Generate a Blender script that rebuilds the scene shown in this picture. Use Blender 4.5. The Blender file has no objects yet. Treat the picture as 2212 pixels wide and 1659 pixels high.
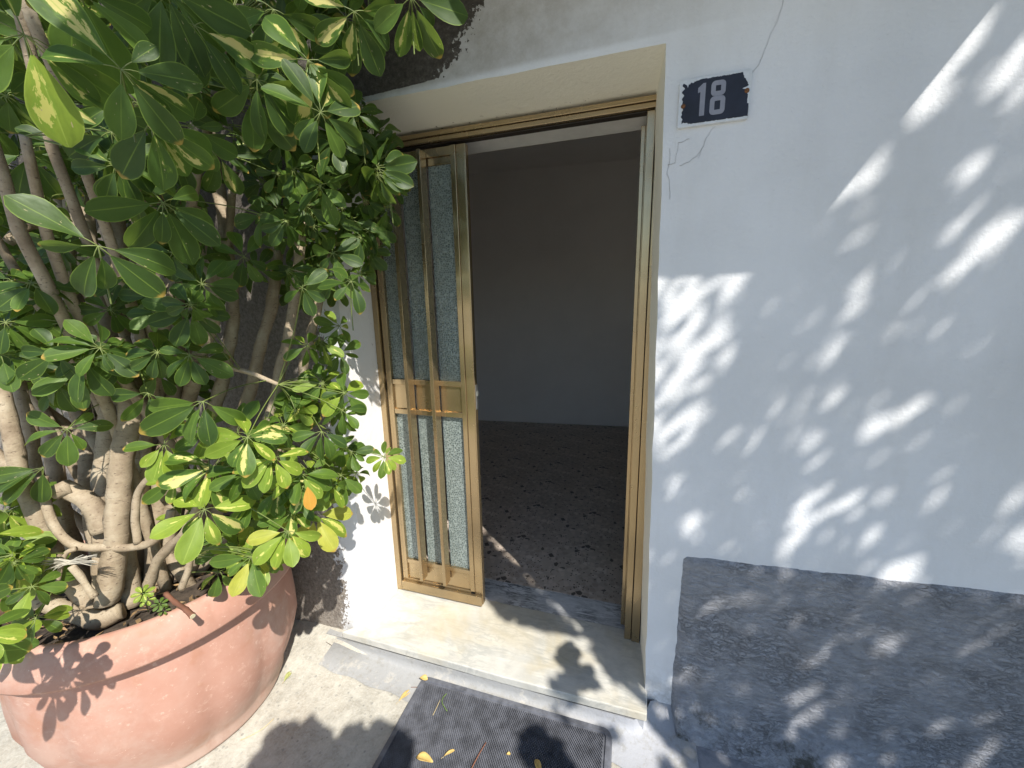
import bpy, bmesh, math, random
from mathutils import Vector, Matrix, noise, Quaternion

random.seed(18)
sc = bpy.context.scene
col = sc.collection

# ------------------------------------------------------------------ camera, sky, sun, exposure
CAM = Vector((0.0, -1.3, 1.435))
CRIGHT = Vector((0.956, 0.294, -0.020))
CDOWN = Vector((0.040, -0.198, -0.979))
CFWD = Vector((-0.292, 0.935, -0.201))
FPX, CX, CY = 846.0, 1106.0, 829.5            # focal length and centre on a 2212 x 1659 grid
cd = bpy.data.cameras.new('camera'); cam = bpy.data.objects.new('camera', cd); col.objects.link(cam)
CFWD.normalize(); CRIGHT = (CRIGHT - CFWD * CRIGHT.dot(CFWD)).normalized(); CDOWN = CFWD.cross(CRIGHT)
m = Matrix((CRIGHT, -CDOWN, -CFWD)).transposed().to_4x4(); m.translation = CAM
cam.matrix_world = m
cd.sensor_width = 36.0; cd.lens = 36.0 * FPX / 2212.0
cd.clip_start = 0.02; cd.clip_end = 600
sc.camera = cam

SUN_TO = Vector((0.487, -0.439, 0.755)).normalized()      # towards the sun
w = bpy.data.worlds.new('World'); sc.world = w; w.use_nodes = True
nt = w.node_tree; bg = nt.nodes['Background']
sky = nt.nodes.new('ShaderNodeTexSky'); sky.sky_type = 'NISHITA'; sky.sun_disc = False
sky.sun_elevation = math.asin(SUN_TO.z); sky.sun_rotation = math.atan2(SUN_TO.x, SUN_TO.y)
sky.air_density = 1.0; sky.dust_density = 0.4; sky.ozone_density = 3.0
nt.links.new(sky.outputs[0], bg.inputs[0]); bg.inputs[1].default_value = 0.11
ld = bpy.data.lights.new('sun', 'SUN'); ld.energy = 4.6; ld.angle = math.radians(0.53); ld.color = (1.0, 0.955, 0.88)
sun = bpy.data.objects.new('sun', ld); col.objects.link(sun)
sun.rotation_euler = SUN_TO.to_track_quat('Z', 'Y').to_euler(); sun.location = (6, -6, 9)
vs = sc.view_settings; vs.view_transform = 'Standard'; vs.look = 'None'; vs.gamma = 1.0; vs.exposure = 0.66
vs.use_curve_mapping = False


def at(px, py, depth):
    """the point seen at (px, py) whose distance along the viewing axis is depth metres"""
    return CAM + (CFWD * FPX + CRIGHT * (px - CX) + CDOWN * (py - CY)) * (depth / FPX)


def on(px, py, axis, val):
    r = CFWD * FPX + CRIGHT * (px - CX) + CDOWN * (py - CY)
    return CAM + r * ((val - CAM[axis]) / r[axis])


def view(P):
    q = P - CAM; d = q.dot(CFWD)
    return (CX + FPX * q.dot(CRIGHT) / d, CY + FPX * q.dot(CDOWN) / d, d) if d > 1e-4 else (-9999, -9999, d)

# ------------------------------------------------------------------ helpers


class MB:
    def __init__(s):
        s.v = []; s.f = []; s.mi = []; s.uv = []; s.rnd = []

    def face(s, idx, mi=0):
        s.f.append(idx); s.mi.append(mi)

    def add(s, verts, faces, mi=0, uv=None, rnd=0.0):
        b = len(s.v); s.v += [tuple(p) for p in verts]
        s.uv += uv if uv else [(0, 0)] * len(verts)
        s.rnd += [rnd] * len(verts)
        for q in faces:
            s.f.append([b + i for i in q]); s.mi.append(mi)
        return b

    def box(s, a, b, mi=0):
        x0, y0, z0 = a; x1, y1, z1 = b
        s.add([(x0, y0, z0), (x1, y0, z0), (x1, y1, z0), (x0, y1, z0), (x0, y0, z1), (x1, y0, z1), (x1, y1, z1), (x0, y1, z1)],
              [(0, 3, 2, 1), (4, 5, 6, 7), (0, 1, 5, 4), (1, 2, 6, 5), (2, 3, 7, 6), (3, 0, 4, 7)], mi)

    def tube(s, pts, rad, n=8, mi=0, cap=True, lump=0.0):
        pts = [Vector(p) for p in pts]
        N = len(pts); rings = []
        ref = Vector((0.31, 0.77, 0.55))
        L = 0.0
        for i, p in enumerate(pts):
            t = (pts[min(i + 1, N - 1)] - pts[max(i - 1, 0)]).normalized()
            if i: L += (p - pts[i - 1]).length
            if abs(t.dot(ref)) > 0.95: ref = Vector((1, 0, 0))
            u = (ref - t * ref.dot(t)).normalized(); ref = u; vv = t.cross(u)
            r = rad[i] if isinstance(rad, (list, tuple)) else rad
            vs_ = []
            for k in range(n):
                a = 2 * math.pi * k / n
                rr = r * (1 + lump * noise.noise(p * 22 + Vector((math.cos(a), math.sin(a), 0)) * 1.5))
                vs_.append(p + (u * math.cos(a) + vv * math.sin(a)) * rr)
            uv = [(k / n, L) for k in range(n)]
            rings.append(s.add(vs_, [], mi, uv))
        for i in range(N - 1):
            for k in range(n):
                a, b = rings[i] + k, rings[i] + (k + 1) % n
                s.f.append([a, b, rings[i + 1] + (k + 1) % n, rings[i + 1] + k]); s.mi.append(mi)
        if cap:
            s.f.append([rings[0] + k for k in reversed(range(n))]); s.mi.append(mi)
            s.f.append([rings[-1] + k for k in range(n)]); s.mi.append(mi)

    def lathe(s, prof, c, n=64, mi=0, mod=None):
        rings = []
        for (r, z) in prof:
            vs_ = []
            for k in range(n):
                a = 2 * math.pi * k / n
                rr = r * (mod(a, z) if mod else 1.0)
                vs_.append((c[0] + rr * math.cos(a), c[1] + rr * math.sin(a), c[2] + z))
            rings.append(s.add(vs_, [], mi))
        for i in range(len(prof) - 1):
            for k in range(n):
                k2 = (k + 1) % n
                s.f.append([rings[i] + k, rings[i] + k2, rings[i + 1] + k2, rings[i + 1] + k]); s.mi.append(mi)
        return rings

    def prism(s, poly, y0, y1, mi=0):
        """outline in x,z extruded from y0 (front) to y1 (back)"""
        n = len(poly)
        s.add([(x, y0, z) for x, z in poly] + [(x, y1, z) for x, z in poly],
              [list(range(n)), list(range(2 * n - 1, n - 1, -1))] + [[i, n + i, n + (i + 1) % n, (i + 1) % n] for i in range(n)], mi)

    def mesh(s, name, mats, smooth=False):
        me = bpy.data.meshes.new(name)
        me.from_pydata(s.v, [], s.f); me.update()
        if not isinstance(mats, (list, tuple)): mats = [mats]
        for mm in mats: me.materials.append(mm)
        if len(mats) > 1: me.polygons.foreach_set('material_index', s.mi)
        if smooth: me.polygons.foreach_set('use_smooth', [True] * len(me.polygons))
        if any(u != (0, 0) for u in s.uv[:64]):
            at_ = me.attributes.new('luv', 'FLOAT2', 'POINT')
            at_.data.foreach_set('vector', [c for u in s.uv for c in u])
            at2 = me.attributes.new('rnd', 'FLOAT', 'POINT'); at2.data.foreach_set('value', s.rnd)
        return me

    def build(s, name, mats, parent=None, smooth=False, bevel=0.0, **props):
        o = link(name, s.mesh(name, mats, smooth), parent, **props)
        if bevel:
            b = o.modifiers.new('bevel', 'BEVEL'); b.width = bevel; b.segments = 2; b.limit_method = 'ANGLE'; b.angle_limit = math.radians(35)
        return o


def link(name, data, parent=None, **props):
    o = bpy.data.objects.new(name, data); col.objects.link(o)
    if parent is not None:
        o.parent = parent
        o.matrix_parent_inverse = parent_inv(parent)
    for k, v in props.items(): o[k] = v
    return o


def parent_inv(p):
    M = p.matrix_basis.copy(); q = p.parent
    while q is not None:
        M = q.matrix_basis @ q.matrix_parent_inverse.to_4x4().inverted().inverted() @ M if False else q.matrix_basis @ M
        q = q.parent
    return Matrix.Identity(4)


def empty(name, loc, label, cat, group=None, kind=None):
    """an Empty at the origin of the world frame of its parts"""
    o = bpy.data.objects.new(name, None); col.objects.link(o)
    o['label'] = label; o['category'] = cat
    if group: o['group'] = group
    if kind: o['kind'] = kind
    o.empty_display_size = 0.1
    return o

# ------------------------------------------------------------------ materials


class NT:
    def __init__(s, name):
        s.m = bpy.data.materials.new(name); s.m.use_nodes = True
        s.t = s.m.node_tree; s.n = s.t.nodes; s.p = s.n['Principled BSDF']; s.out = s.n['Material Output']
        tc = s.n.new('ShaderNodeTexCoord'); s.obj = tc.outputs['Object']

    def lk(s, a, b): s.t.links.new(a, b)

    def setin(s, sock, v):
        if isinstance(v, bpy.types.NodeSocket): s.lk(v, sock)
        else: sock.default_value = v

    def noise(s, scale, detail=4, rough=0.55, vec=None, dist=0.0):
        n = s.n.new('ShaderNodeTexNoise'); n.inputs['Scale'].default_value = scale; n.inputs['Detail'].default_value = detail
        n.inputs['Roughness'].default_value = rough; n.inputs['Distortion'].default_value = dist
        s.lk(vec if vec is not None else s.obj, n.inputs['Vector']); return n.outputs[0]

    def noisec(s, scale, detail=3, vec=None):
        n = s.n.new('ShaderNodeTexNoise'); n.inputs['Scale'].default_value = scale; n.inputs['Detail'].default_value = detail
        s.lk(vec if vec is not None else s.obj, n.inputs['Vector']); return n.outputs[1]

    def vor(s, scale, feature='F1', out='Distance', vec=None, rand=1.0):
        n = s.n.new('ShaderNodeTexVoronoi'); n.feature = feature; n.inputs['Scale'].default_value = scale
        n.inputs['Randomness'].default_value = rand
        s.lk(vec if vec is not None else s.obj, n.inputs['Vector']); return n.outputs[out]

    def ramp(s, fac, stops, mode='LINEAR'):
        n = s.n.new('ShaderNodeValToRGB'); s.lk(fac, n.inputs[0]); e = n.color_ramp; e.interpolation = mode
        while len(e.elements) < len(stops): e.elements.new(0.5)
        for el, (p, c) in zip(e.elements, stops):
            el.position = p
            el.color = (c, c, c, 1) if isinstance(c, (int, float)) else (*c, 1)
        return n.outputs[0]

    def mix(s, fac, a, b, mode='MIX'):
        n = s.n.new('ShaderNodeMix'); n.data_type = 'RGBA'; n.blend_type = mode
        s.setin(n.inputs[0], fac)
        for sock, v in ((n.inputs[6], a), (n.inputs[7], b)):
            if isinstance(v, bpy.types.NodeSocket): s.lk(v, sock)
            else: sock.default_value = (*v, 1) if len(v) == 3 else v
        return n.outputs[2]

    def math(s, op, a, b=0.0, c=None, clamp=False):
        n = s.n.new('ShaderNodeMath'); n.operation = op; n.use_clamp = clamp
        s.setin(n.inputs[0], a); s.setin(n.inputs[1], b)
        if c is not None: s.setin(n.inputs[2], c)
        return n.outputs[0]

    def map(s, v, a, b, c=0.0, d=1.0, smooth=True):
        n = s.n.new('ShaderNodeMapRange'); n.interpolation_type = 'SMOOTHSTEP' if smooth else 'LINEAR'
        s.setin(n.inputs[0], v)
        for i, q in enumerate((a, b, c, d)): s.setin(n.inputs[1 + i], q)
        return n.outputs[0]

    def xyz(s, vec=None):
        n = s.n.new('ShaderNodeSeparateXYZ'); s.lk(vec if vec is not None else s.obj, n.inputs[0]); return n.outputs

    def scalev(s, v3, rot=(0, 0, 0), vec=None):
        n = s.n.new('ShaderNodeMapping'); n.inputs['Scale'].default_value = v3; n.inputs['Rotation'].default_value = rot
        s.lk(vec if vec is not None else s.obj, n.inputs[0]); return n.outputs[0]

    def bump(s, h, strength=0.4, dist=0.01, prev=None):
        n = s.n.new('ShaderNodeBump'); n.inputs['Strength'].default_value = strength; n.inputs['Distance'].default_value = dist
        s.lk(h, n.inputs['Height'])
        if prev is not None: s.lk(prev, n.inputs['Normal'])
        return n.outputs[0]

    def fin(s, color=None, rough=None, normal=None, **kw):
        P = s.p
        if color is not None:
            if isinstance(color, bpy.types.NodeSocket): s.lk(color, P.inputs['Base Color'])
            else: P.inputs['Base Color'].default_value = (*color, 1)
        if rough is not None: s.setin(P.inputs['Roughness'], rough)
        if normal is not None: s.lk(normal, P.inputs['Normal'])
        for k, v in kw.items(): s.setin(P.inputs[k.replace('_', ' ')], v)
        return s.m


def mat_wall():
    t = NT('painted_plaster'); x, y, z = t.xyz()
    n1 = t.noise(9, 6, 0.65); n2 = t.noise(60, 4, 0.6); n3 = t.noise(2.2, 3)
    edge = t.math('ADD', t.map(z, 2.125, 2.15, -1.215, -0.615), t.math('MULTIPLY', t.math('MAXIMUM', t.math('SUBTRACT', z, 2.15), 0.0), 0.8))
    s = t.math('SUBTRACT', x, edge)
    s = t.math('ADD', s, t.math('MULTIPLY', t.math('SUBTRACT', n1, 0.5), 0.16))
    s = t.math('ADD', s, t.math('MULTIPLY', t.math('SUBTRACT', n2, 0.5), 0.20))
    paint = t.map(s, -0.004, 0.004)
    white = t.mix(t.map(n3, 0.35, 0.7), (0.785, 0.795, 0.815), (0.70, 0.71, 0.725))
    streak = t.noise(1.0, 5, 0.65, t.scalev((5, 5, 1.1)))
    white = t.mix(t.map(streak, 0.42, 0.72, 0, 0.28), white, (0.58, 0.575, 0.56))
    foot = t.math('MULTIPLY', t.map(z, 0.16, -0.04), t.map(t.noise(17, 5, 0.7), 0.35, 0.6))
    white = t.mix(t.math('MULTIPLY', foot, 0.55), white, (0.36, 0.34, 0.30))
    # grey weathering by the bare patch, with shade under the slab mixed into its colour
    dirt_shade = t.math('MULTIPLY', t.map(s, 1.0, 0.0), t.map(z, 1.95, 2.16))
    dirt_shade = t.math('MULTIPLY', dirt_shade, t.map(t.noise(14, 6, 0.7), 0.25, 0.75, 0.55, 1.0))
    white = t.mix(dirt_shade, white, (0.36, 0.335, 0.30))
    speck = t.map(t.noise(45, 3, 0.8), 0.70, 0.78)
    white = t.mix(t.math('MULTIPLY', t.math('MULTIPLY', speck, 0.55), t.map(z, 1.95, 2.25)), white, (0.22, 0.19, 0.16))
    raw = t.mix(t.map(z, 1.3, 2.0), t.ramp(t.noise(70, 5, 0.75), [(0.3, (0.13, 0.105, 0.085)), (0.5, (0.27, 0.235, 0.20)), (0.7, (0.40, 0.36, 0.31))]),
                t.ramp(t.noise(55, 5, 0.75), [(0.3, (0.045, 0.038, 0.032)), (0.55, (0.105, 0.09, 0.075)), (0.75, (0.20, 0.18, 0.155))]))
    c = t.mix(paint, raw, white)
    h = t.math('ADD', t.math('MULTIPLY', t.noise(90, 5, 0.6), 0.35), t.math('MULTIPLY', t.noise(7, 3), 0.6))
    pits = t.map(t.vor(55), 0.02, 0.10)
    h = t.math('ADD', h, t.math('MULTIPLY', pits, 0.22))
    hr = t.math('MULTIPLY', t.noise(65, 6, 0.8), t.math('SUBTRACT', 1.0, paint))
    nb = t.bump(h, 0.40, 0.014)
    nb = t.bump(t.math('ADD', t.math('MULTIPLY', hr, 1.8), t.math('MULTIPLY', paint, 0.7)), 0.8, 0.008, nb)
    return t.fin(c, 0.82, nb)


def mat_reveal():
    t = NT('cream_reveal_paint'); x, y, z = t.xyz()
    c = t.mix(t.map(x, -0.6, -1.05), (0.89, 0.865, 0.765), (0.83, 0.815, 0.79))
    n = t.noise(20, 5, 0.7)
    c = t.mix(t.map(n, 0.62, 0.80, 0, 0.35), c, (0.45, 0.40, 0.31))
    chip = t.math('MULTIPLY', t.map(t.noise(38, 5, 0.8), 0.60, 0.66), t.map(y, 0.17, 0.215))
    c = t.mix(chip, c, (0.16, 0.12, 0.09))
    nb = t.bump(t.math('ADD', t.noise(60, 5, 0.65), t.math('MULTIPLY', t.noise(8, 3), 1.5)), 0.22, 0.012)
    return t.fin(c, 0.75, nb)


def mat_plinth():
    t = NT('grey_plinth_render'); x, y, z = t.xyz()
    n = t.noise(24, 7, 0.72)
    c = t.ramp(n, [(0.25, (0.31, 0.318, 0.345)), (0.5, (0.45, 0.46, 0.50)), (0.75, (0.53, 0.54, 0.57))])
    v = t.scalev((38, 40, 84), (0, -0.30, 0)); nn = t.noise(1.0, 6, 0.68, v, 0.6)
    crease = t.math('MAXIMUM', t.map(t.math('ABSOLUTE', t.math('SUBTRACT', nn, 0.47)), 0.0, 0.035), t.map(t.noise(5, 4), 0.40, 0.55))
    c = t.mix(crease, (0.345, 0.35, 0.375), c)
    moss = t.math('MULTIPLY', t.map(t.noise(11, 6, 0.75), 0.50, 0.68), t.map(z, 0.12, -0.1))
    c = t.mix(moss, c, (0.085, 0.082, 0.062))
    h = t.math('ADD', t.math('MULTIPLY', crease, 0.35), t.math('ADD', t.math('MULTIPLY', nn, 1.4), t.math('MULTIPLY', t.noise(95, 5, 0.7), 0.45)))
    return t.fin(c, 0.8, t.bump(h, 1.0, 0.020))


def mat_ground():
    t = NT('concrete_ground'); x, y, z = t.xyz()
    n = t.noise(16, 7, 0.72); n2 = t.noise(3.0, 4); n3 = t.noise(120, 4, 0.7)
    c = t.ramp(n, [(0.28, (0.27, 0.25, 0.205)), (0.5, (0.41, 0.385, 0.325)), (0.72, (0.54, 0.515, 0.44))])
    c = t.mix(t.map(n2, 0.45, 0.75, 0, 0.55), c, (0.35, 0.29, 0.215))
    c = t.mix(t.map(n3, 0.35, 0.75, 0.0, 0.5), c, (0.55, 0.535, 0.48))
    pe = t.vor(75); pc = t.vor(75, 'F1', 'Color')
    r = t.xyz(pc)[0]
    peb = t.math('MULTIPLY', t.map(pe, 0.42, 0.32), t.map(r, 0.84, 0.87))
    c = t.mix(t.math('MULTIPLY', peb, 0.5), c, t.mix(t.xyz(pc)[1], (0.13, 0.135, 0.13), (0.40, 0.385, 0.34)))
    grime = t.math('MULTIPLY', t.map(x, -0.05, 0.15), t.map(t.noise(9, 6, 0.7), 0.35, 0.6, 0.35, 1.0))
    c = t.mix(grime, c, (0.10, 0.097, 0.078))
    pm = t.math('ADD', y, t.math('ADD', t.math('MULTIPLY', t.noise(6, 5, 0.65), 0.22), 0.085))
    pm = t.math('MULTIPLY', t.map(pm, -0.01, 0.01), t.map(t.math('ADD', x, t.math('MULTIPLY', t.noise(11, 4), 0.2)), 0.12, 0.16))
    c = t.mix(pm, c, t.mix(t.map(t.noise(14, 6, 0.7), 0.35, 0.65), (0.19, 0.20, 0.225), (0.28, 0.285, 0.31)))
    h = t.math('ADD', t.math('MULTIPLY', n, 0.9), t.math('ADD', t.math('MULTIPLY', n3, 0.35), t.math('MULTIPLY', peb, 0.1)))
    return t.fin(c, 0.9, t.bump(h, 0.7, 0.008))


def mat_apron():
    t = NT('grey_floor_paint'); x, y, z = t.xyz()
    n = t.noise(10, 7, 0.7)
    g = t.mix(t.map(x, -0.3, 0.05), (0.33, 0.33, 0.325), (0.36, 0.365, 0.385))
    c = t.mix(t.map(n, 0.52, 0.60, 0, 0.8), g, t.mix(t.map(x, -0.3, 0.05), (0.44, 0.42, 0.38), (0.30, 0.295, 0.28)))
    c = t.mix(t.math('MULTIPLY', t.map(t.noise(30, 5, 0.75), 0.5, 0.68), 0.5), c, (0.24, 0.225, 0.19))
    sp = t.map(t.vor(14), 0.13, 0.10); sp = t.math('MULTIPLY', sp, t.map(t.noise(6, 2), 0.55, 0.6))
    c = t.mix(sp, c, (0.62, 0.63, 0.65))
    return t.fin(c, 0.7, t.bump(t.math('ADD', n, t.math('MULTIPLY', t.noise(70, 4), 0.3)), 0.5, 0.008))


def mat_marble(name, base, vein, stain, stain_amt, vscale, vamt, rot):
    t = NT(name)
    v = t.scalev((vscale, vscale * 4.5, vscale), (0, 0, rot))
    nv = t.noise(1.0, 6, 0.62, v, 0.5); nv2 = t.noise(2.3, 6, 0.62, v, 0.8)
    r1 = t.map(t.math('ABSOLUTE', t.math('SUBTRACT', nv, 0.5)), 0.055, 0.0); r2 = t.map(t.math('ABSOLUTE', t.math('SUBTRACT', nv2, 0.52)), 0.045, 0.0)
    ve = t.math('MAXIMUM', r1, t.math('MULTIPLY', r2, 0.7))
    ve = t.math('MULTIPLY', ve, t.map(t.noise(4, 4), 0.36, 0.60, 0.15, 1.0))
    cloud = t.noise(7, 6, 0.65, None, 0.8)
    c = t.mix(t.map(cloud, 0.3, 0.7, 0, 0.8), base, tuple(b * 0.74 for b in base))
    c = t.mix(t.math('MULTIPLY', ve, vamt), c, vein)
    st = t.map(t.noise(3.2, 5, 0.6, None, 0.6), 0.45, 0.70)
    c = t.mix(t.math('MULTIPLY', st, stain_amt), c, stain)
    c = t.mix(t.map(t.noise(90, 3, 0.7), 0.66, 0.74, 0, 0.25), c, (0.30, 0.27, 0.22))
    return t.fin(c, t.map(t.noise(12, 4), 0.3, 0.7, 0.32, 0.6), t.bump(t.noise(30, 5), 0.06, 0.004))


def mat_terrazzo():
    t = NT('terrazzo_tile'); x, y, z = t.xyz()
    d = t.vor(34, 'DISTANCE_TO_EDGE'); cc = t.vor(34, 'F1', 'Color'); r = t.xyz(cc)
    chip = t.ramp(r[0], [(0.0, (0.44, 0.355, 0.29)), (0.35, (0.60, 0.50, 0.42)), (0.62, (0.51, 0.425, 0.35)), (0.84, (0.66, 0.57, 0.49)), (0.93, (0.09, 0.075, 0.065))], 'CONSTANT')
    c = t.mix(t.map(d, 0.05, 0.12), (0.52, 0.44, 0.37), chip)
    d2 = t.vor(80, 'F1'); c2 = t.vor(80, 'F1', 'Color')
    c = t.mix(t.math('MULTIPLY', t.map(d2, 0.4, 0.3), t.map(t.xyz(c2)[0], 0.80, 0.82)), c, (0.085, 0.07, 0.06))
    c = t.mix(t.map(t.noise(4, 4), 0.4, 0.7, 0, 0.3), c, (0.24, 0.20, 0.165))
    return t.fin(c, 0.32)


def mat_simple(name, colr, rough=0.6, bscale=40, bstr=0.15, var=0.25, vscale=6, **kw):
    t = NT(name)
    n = t.noise(vscale, 5, 0.65)
    c = t.mix(t.map(n, 0.3, 0.7), tuple(q * (1 - var) for q in colr), tuple(min(1, q * (1 + var * .6)) for q in colr))
    return t.fin(c, rough, t.bump(t.noise(bscale, 4), bstr, 0.005), **kw)


def mat_gold():
    t = NT('gold_anodised_aluminium')
    n = t.noise(5, 4, 0.6); n2 = t.noise(2.5, 3)
    c = t.mix(t.map(n2, 0.35, 0.7), (0.47, 0.355, 0.205), (0.38, 0.290, 0.175))
    c = t.mix(t.map(t.noise(130, 3, 0.8), 0.68, 0.76, 0, 0.35), c, (0.60, 0.52, 0.38))
    c = t.mix(t.map(t.noise(48, 3, 0.8), 0.70, 0.76, 0, 0.55), c, (0.14, 0.10, 0.06))
    return t.fin(c, t.map(n, 0.3, 0.7, 0.20, 0.30), None, Metallic=0.86)


def mat_glass():
    t = NT('pebbled_glass')
    v = t.noisec(9, 2)
    d = t.vor(112, 'SMOOTH_F1', 'Distance', None, 0.85)
    e = t.vor(112, 'DISTANCE_TO_EDGE', 'Distance', None, 0.85)
    c = t.mix(t.map(e, 0.04, 0.20), (0.33, 0.385, 0.365), (0.105, 0.135, 0.130))
    return t.fin(c, t.map(t.noise(20, 3), 0.3, 0.7, 0.20, 0.32), t.bump(d, 0.5, 0.003), Transmission_Weight=0.2, IOR=1.5)


def mat_terracotta():
    t = NT('terracotta'); x, y, z = t.xyz()
    n = t.noise(5, 6, 0.7); n2 = t.noise(26, 6, 0.75)
    c = t.ramp(n, [(0.3, (0.40, 0.200, 0.140)), (0.55, (0.44, 0.240, 0.178)), (0.75, (0.47, 0.280, 0.215))])
    v = t.scalev((26, 26, 26), (0.3, 0.6, 0.2)); v2 = t.scalev((9, 60, 60), (0.2, 0.5, 0.7))
    scr = t.map(t.noise(1.0, 5, 0.7, v2), 0.60, 0.68)
    c = t.mix(t.math('MULTIPLY', scr, 0.55), c, (0.62, 0.43, 0.34))
    lime = t.math('MULTIPLY', t.map(n2, 0.52, 0.70, 0, 0.55), t.map(t.noise(3.5, 4), 0.42, 0.62))
    c = t.mix(lime, c, (0.60, 0.40, 0.31))
    c = t.mix(t.math('MULTIPLY', t.map(z, 0.12, -0.05), t.map(n2, 0.3, 0.6, 0.4, 0.9)), c, (0.46, 0.33, 0.26))
    stain = t.map(t.noise(8, 3, 0.5), 0.60, 0.68, 0, 0.35)
    c = t.mix(stain, c, (0.37, 0.165, 0.085))
    dust = t.math('MULTIPLY', t.map(t.noise(2.6, 6, 0.7), 0.44, 0.62), 0.55)
    c = t.mix(dust, c, (0.50, 0.36, 0.295))
    damp = t.math('MULTIPLY', t.map(t.noise(1.0, 5, 0.7, t.scalev((6, 6, 1.6))), 0.52, 0.66), 0.4)
    c = t.mix(damp, c, (0.33, 0.165, 0.11))
    sp = t.map(t.noise(150, 2, 0.6), 0.74, 0.79)
    c = t.mix(sp, c, (0.72, 0.62, 0.52))
    return t.fin(c, 0.72, t.bump(t.math('ADD', n2, t.math('MULTIPLY', n, 2.0)), 0.14, 0.006))


def mat_bark(name='bark', tint=1.0):
    t = NT(name)
    a = t.n.new('ShaderNodeAttribute'); a.attribute_name = 'luv'
    v = t.scalev((6, 130, 1), (0, 0, 0), a.outputs['Vector'])
    ring = t.noise(1.0, 4, 0.7, v)
    v2 = t.scalev((60, 60, 190))
    ln = t.map(t.noise(1.0, 2, 0.5, v2), 0.66, 0.74)
    n = t.noise(14, 6, 0.7)
    c = t.ramp(n, [(0.28, (0.20 * tint, 0.145 * tint, 0.092 * tint)), (0.5, (0.33 * tint, 0.26 * tint, 0.175 * tint)), (0.72, (0.44 * tint, 0.37 * tint, 0.265 * tint))])
    c = t.mix(t.map(ring, 0.32, 0.42, 0.7, 0.0), c, (0.10, 0.065, 0.04))
    c = t.mix(t.math('MULTIPLY', ln, 0.75), c, (0.085, 0.05, 0.032))
    h = t.math('ADD', t.math('MULTIPLY', ring, 0.7), t.math('ADD', t.math('MULTIPLY', ln, 0.5), t.math('MULTIPLY', n, 0.8)))
    return t.fin(c, 0.75, t.bump(h, 0.55, 0.005))


def mat_leaf(name, c0, c1, var_lo, var_col, edge=(0.26, 0.37, 0.055), trans=0.24):
    """c0-c1 green range; var_lo: threshold of the yellow middle patch (1 = none)"""
    t = NT(name)
    a = t.n.new('ShaderNodeAttribute'); a.attribute_name = 'luv'
    rn = t.n.new('ShaderNodeAttribute'); rn.attribute_name = 'rnd'
    oi = t.n.new('ShaderNodeObjectInfo')
    r = t.math('FRACT', t.math('ADD', oi.outputs['Random'], rn.outputs['Fac']))
    u, vv, _ = t.xyz(a.outputs['Vector'])                # u along (0-1), v across (-1..1)
    off = t.n.new('ShaderNodeCombineXYZ'); t.lk(t.math('MULTIPLY', r, 37.0), off.inputs[2])
    va = t.n.new('ShaderNodeVectorMath'); va.operation = 'ADD'
    sc_ = t.n.new('ShaderNodeMapping'); sc_.inputs['Scale'].default_value = (3.2, 2.0, 1); t.lk(a.outputs['Vector'], sc_.inputs[0])
    t.lk(sc_.outputs[0], va.inputs[0]); t.lk(off.outputs[0], va.inputs[1])
    n = t.noise(1.0, 4, 0.6, va.outputs[0])
    c = t.mix(r, c0, c1)
    c = t.mix(t.map(n, 0.35, 0.7, 0, 0.5), c, tuple(q * 0.72 for q in c0))
    av = t.math('ABSOLUTE', vv)
    if var_lo < 1:
        side = t.math('ADD', vv, t.math('MULTIPLY', t.math('SUBTRACT', r, 0.5), 1.1))
        k = t.math('SUBTRACT', t.math('ADD', t.math('MULTIPLY', n, 1.9), t.math('MULTIPLY', t.math('FRACT', t.math('MULTIPLY', r, 7.3)), -0.45)), t.math('ABSOLUTE', side))
        k = t.math('SUBTRACT', k, t.math('MULTIPLY', t.map(u, 0.62, 0.98), 0.45))
        patch = t.map(k, var_lo, var_lo + 0.035)
        ring = t.map(k, var_lo - 0.22, var_lo)
        c = t.mix(t.math('MULTIPLY', ring, 0.6), c, (0.17, 0.28, 0.028))
        c = t.mix(patch, c, var_col)
    mid = t.map(av, 0.055, 0.015)
    c = t.mix(t.math('MULTIPLY', mid, 0.45), c, edge)
    c = t.mix(t.map(av, 0.90, 1.0, 0, 0.6), c, edge)
    tip = t.math('MULTIPLY', t.map(t.math('ADD', u, t.math('MULTIPLY', n, 0.12)), 0.96, 1.03), t.map(t.math('FRACT', t.math('MULTIPLY', r, 13.7)), 0.66, 0.7))
    c = t.mix(tip, c, (0.36, 0.24, 0.05))
    fl = t.math('MULTIPLY', t.map(t.noise(2.4, 2, 0.5, va.outputs[0]), 0.71, 0.73), t.map(t.math('FRACT', t.math('MULTIPLY', r, 5.9)), 0.5, 0.55))
    c = t.mix(fl, c, (0.40, 0.33, 0.17))
    vein_v = t.math('ADD', t.math('MULTIPLY', u, 30), t.math('MULTIPLY', av, -9))
    vein = t.math('SINE', t.math('MULTIPLY', vein_v, 2.1))
    t.fin(c, t.map(n, 0.3, 0.7, 0.46, 0.58), t.bump(t.math('ADD', t.math('MULTIPLY', vein, 0.05), n), 0.10, 0.003))
    t.p.inputs['Specular IOR Level'].default_value = 0.32
    tr = t.n.new('ShaderNodeBsdfTranslucent')
    t.lk(t.mix(0.6, c, tuple(min(1, q * 2.3) for q in edge), 'MIX'), tr.inputs[0])
    mx = t.n.new('ShaderNodeMixShader'); mx.inputs[0].default_value = trans
    t.lk(t.p.outputs[0], mx.inputs[1]); t.lk(tr.outputs[0], mx.inputs[2]); t.lk(mx.outputs[0], t.out.inputs[0])
    return t.m


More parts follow.
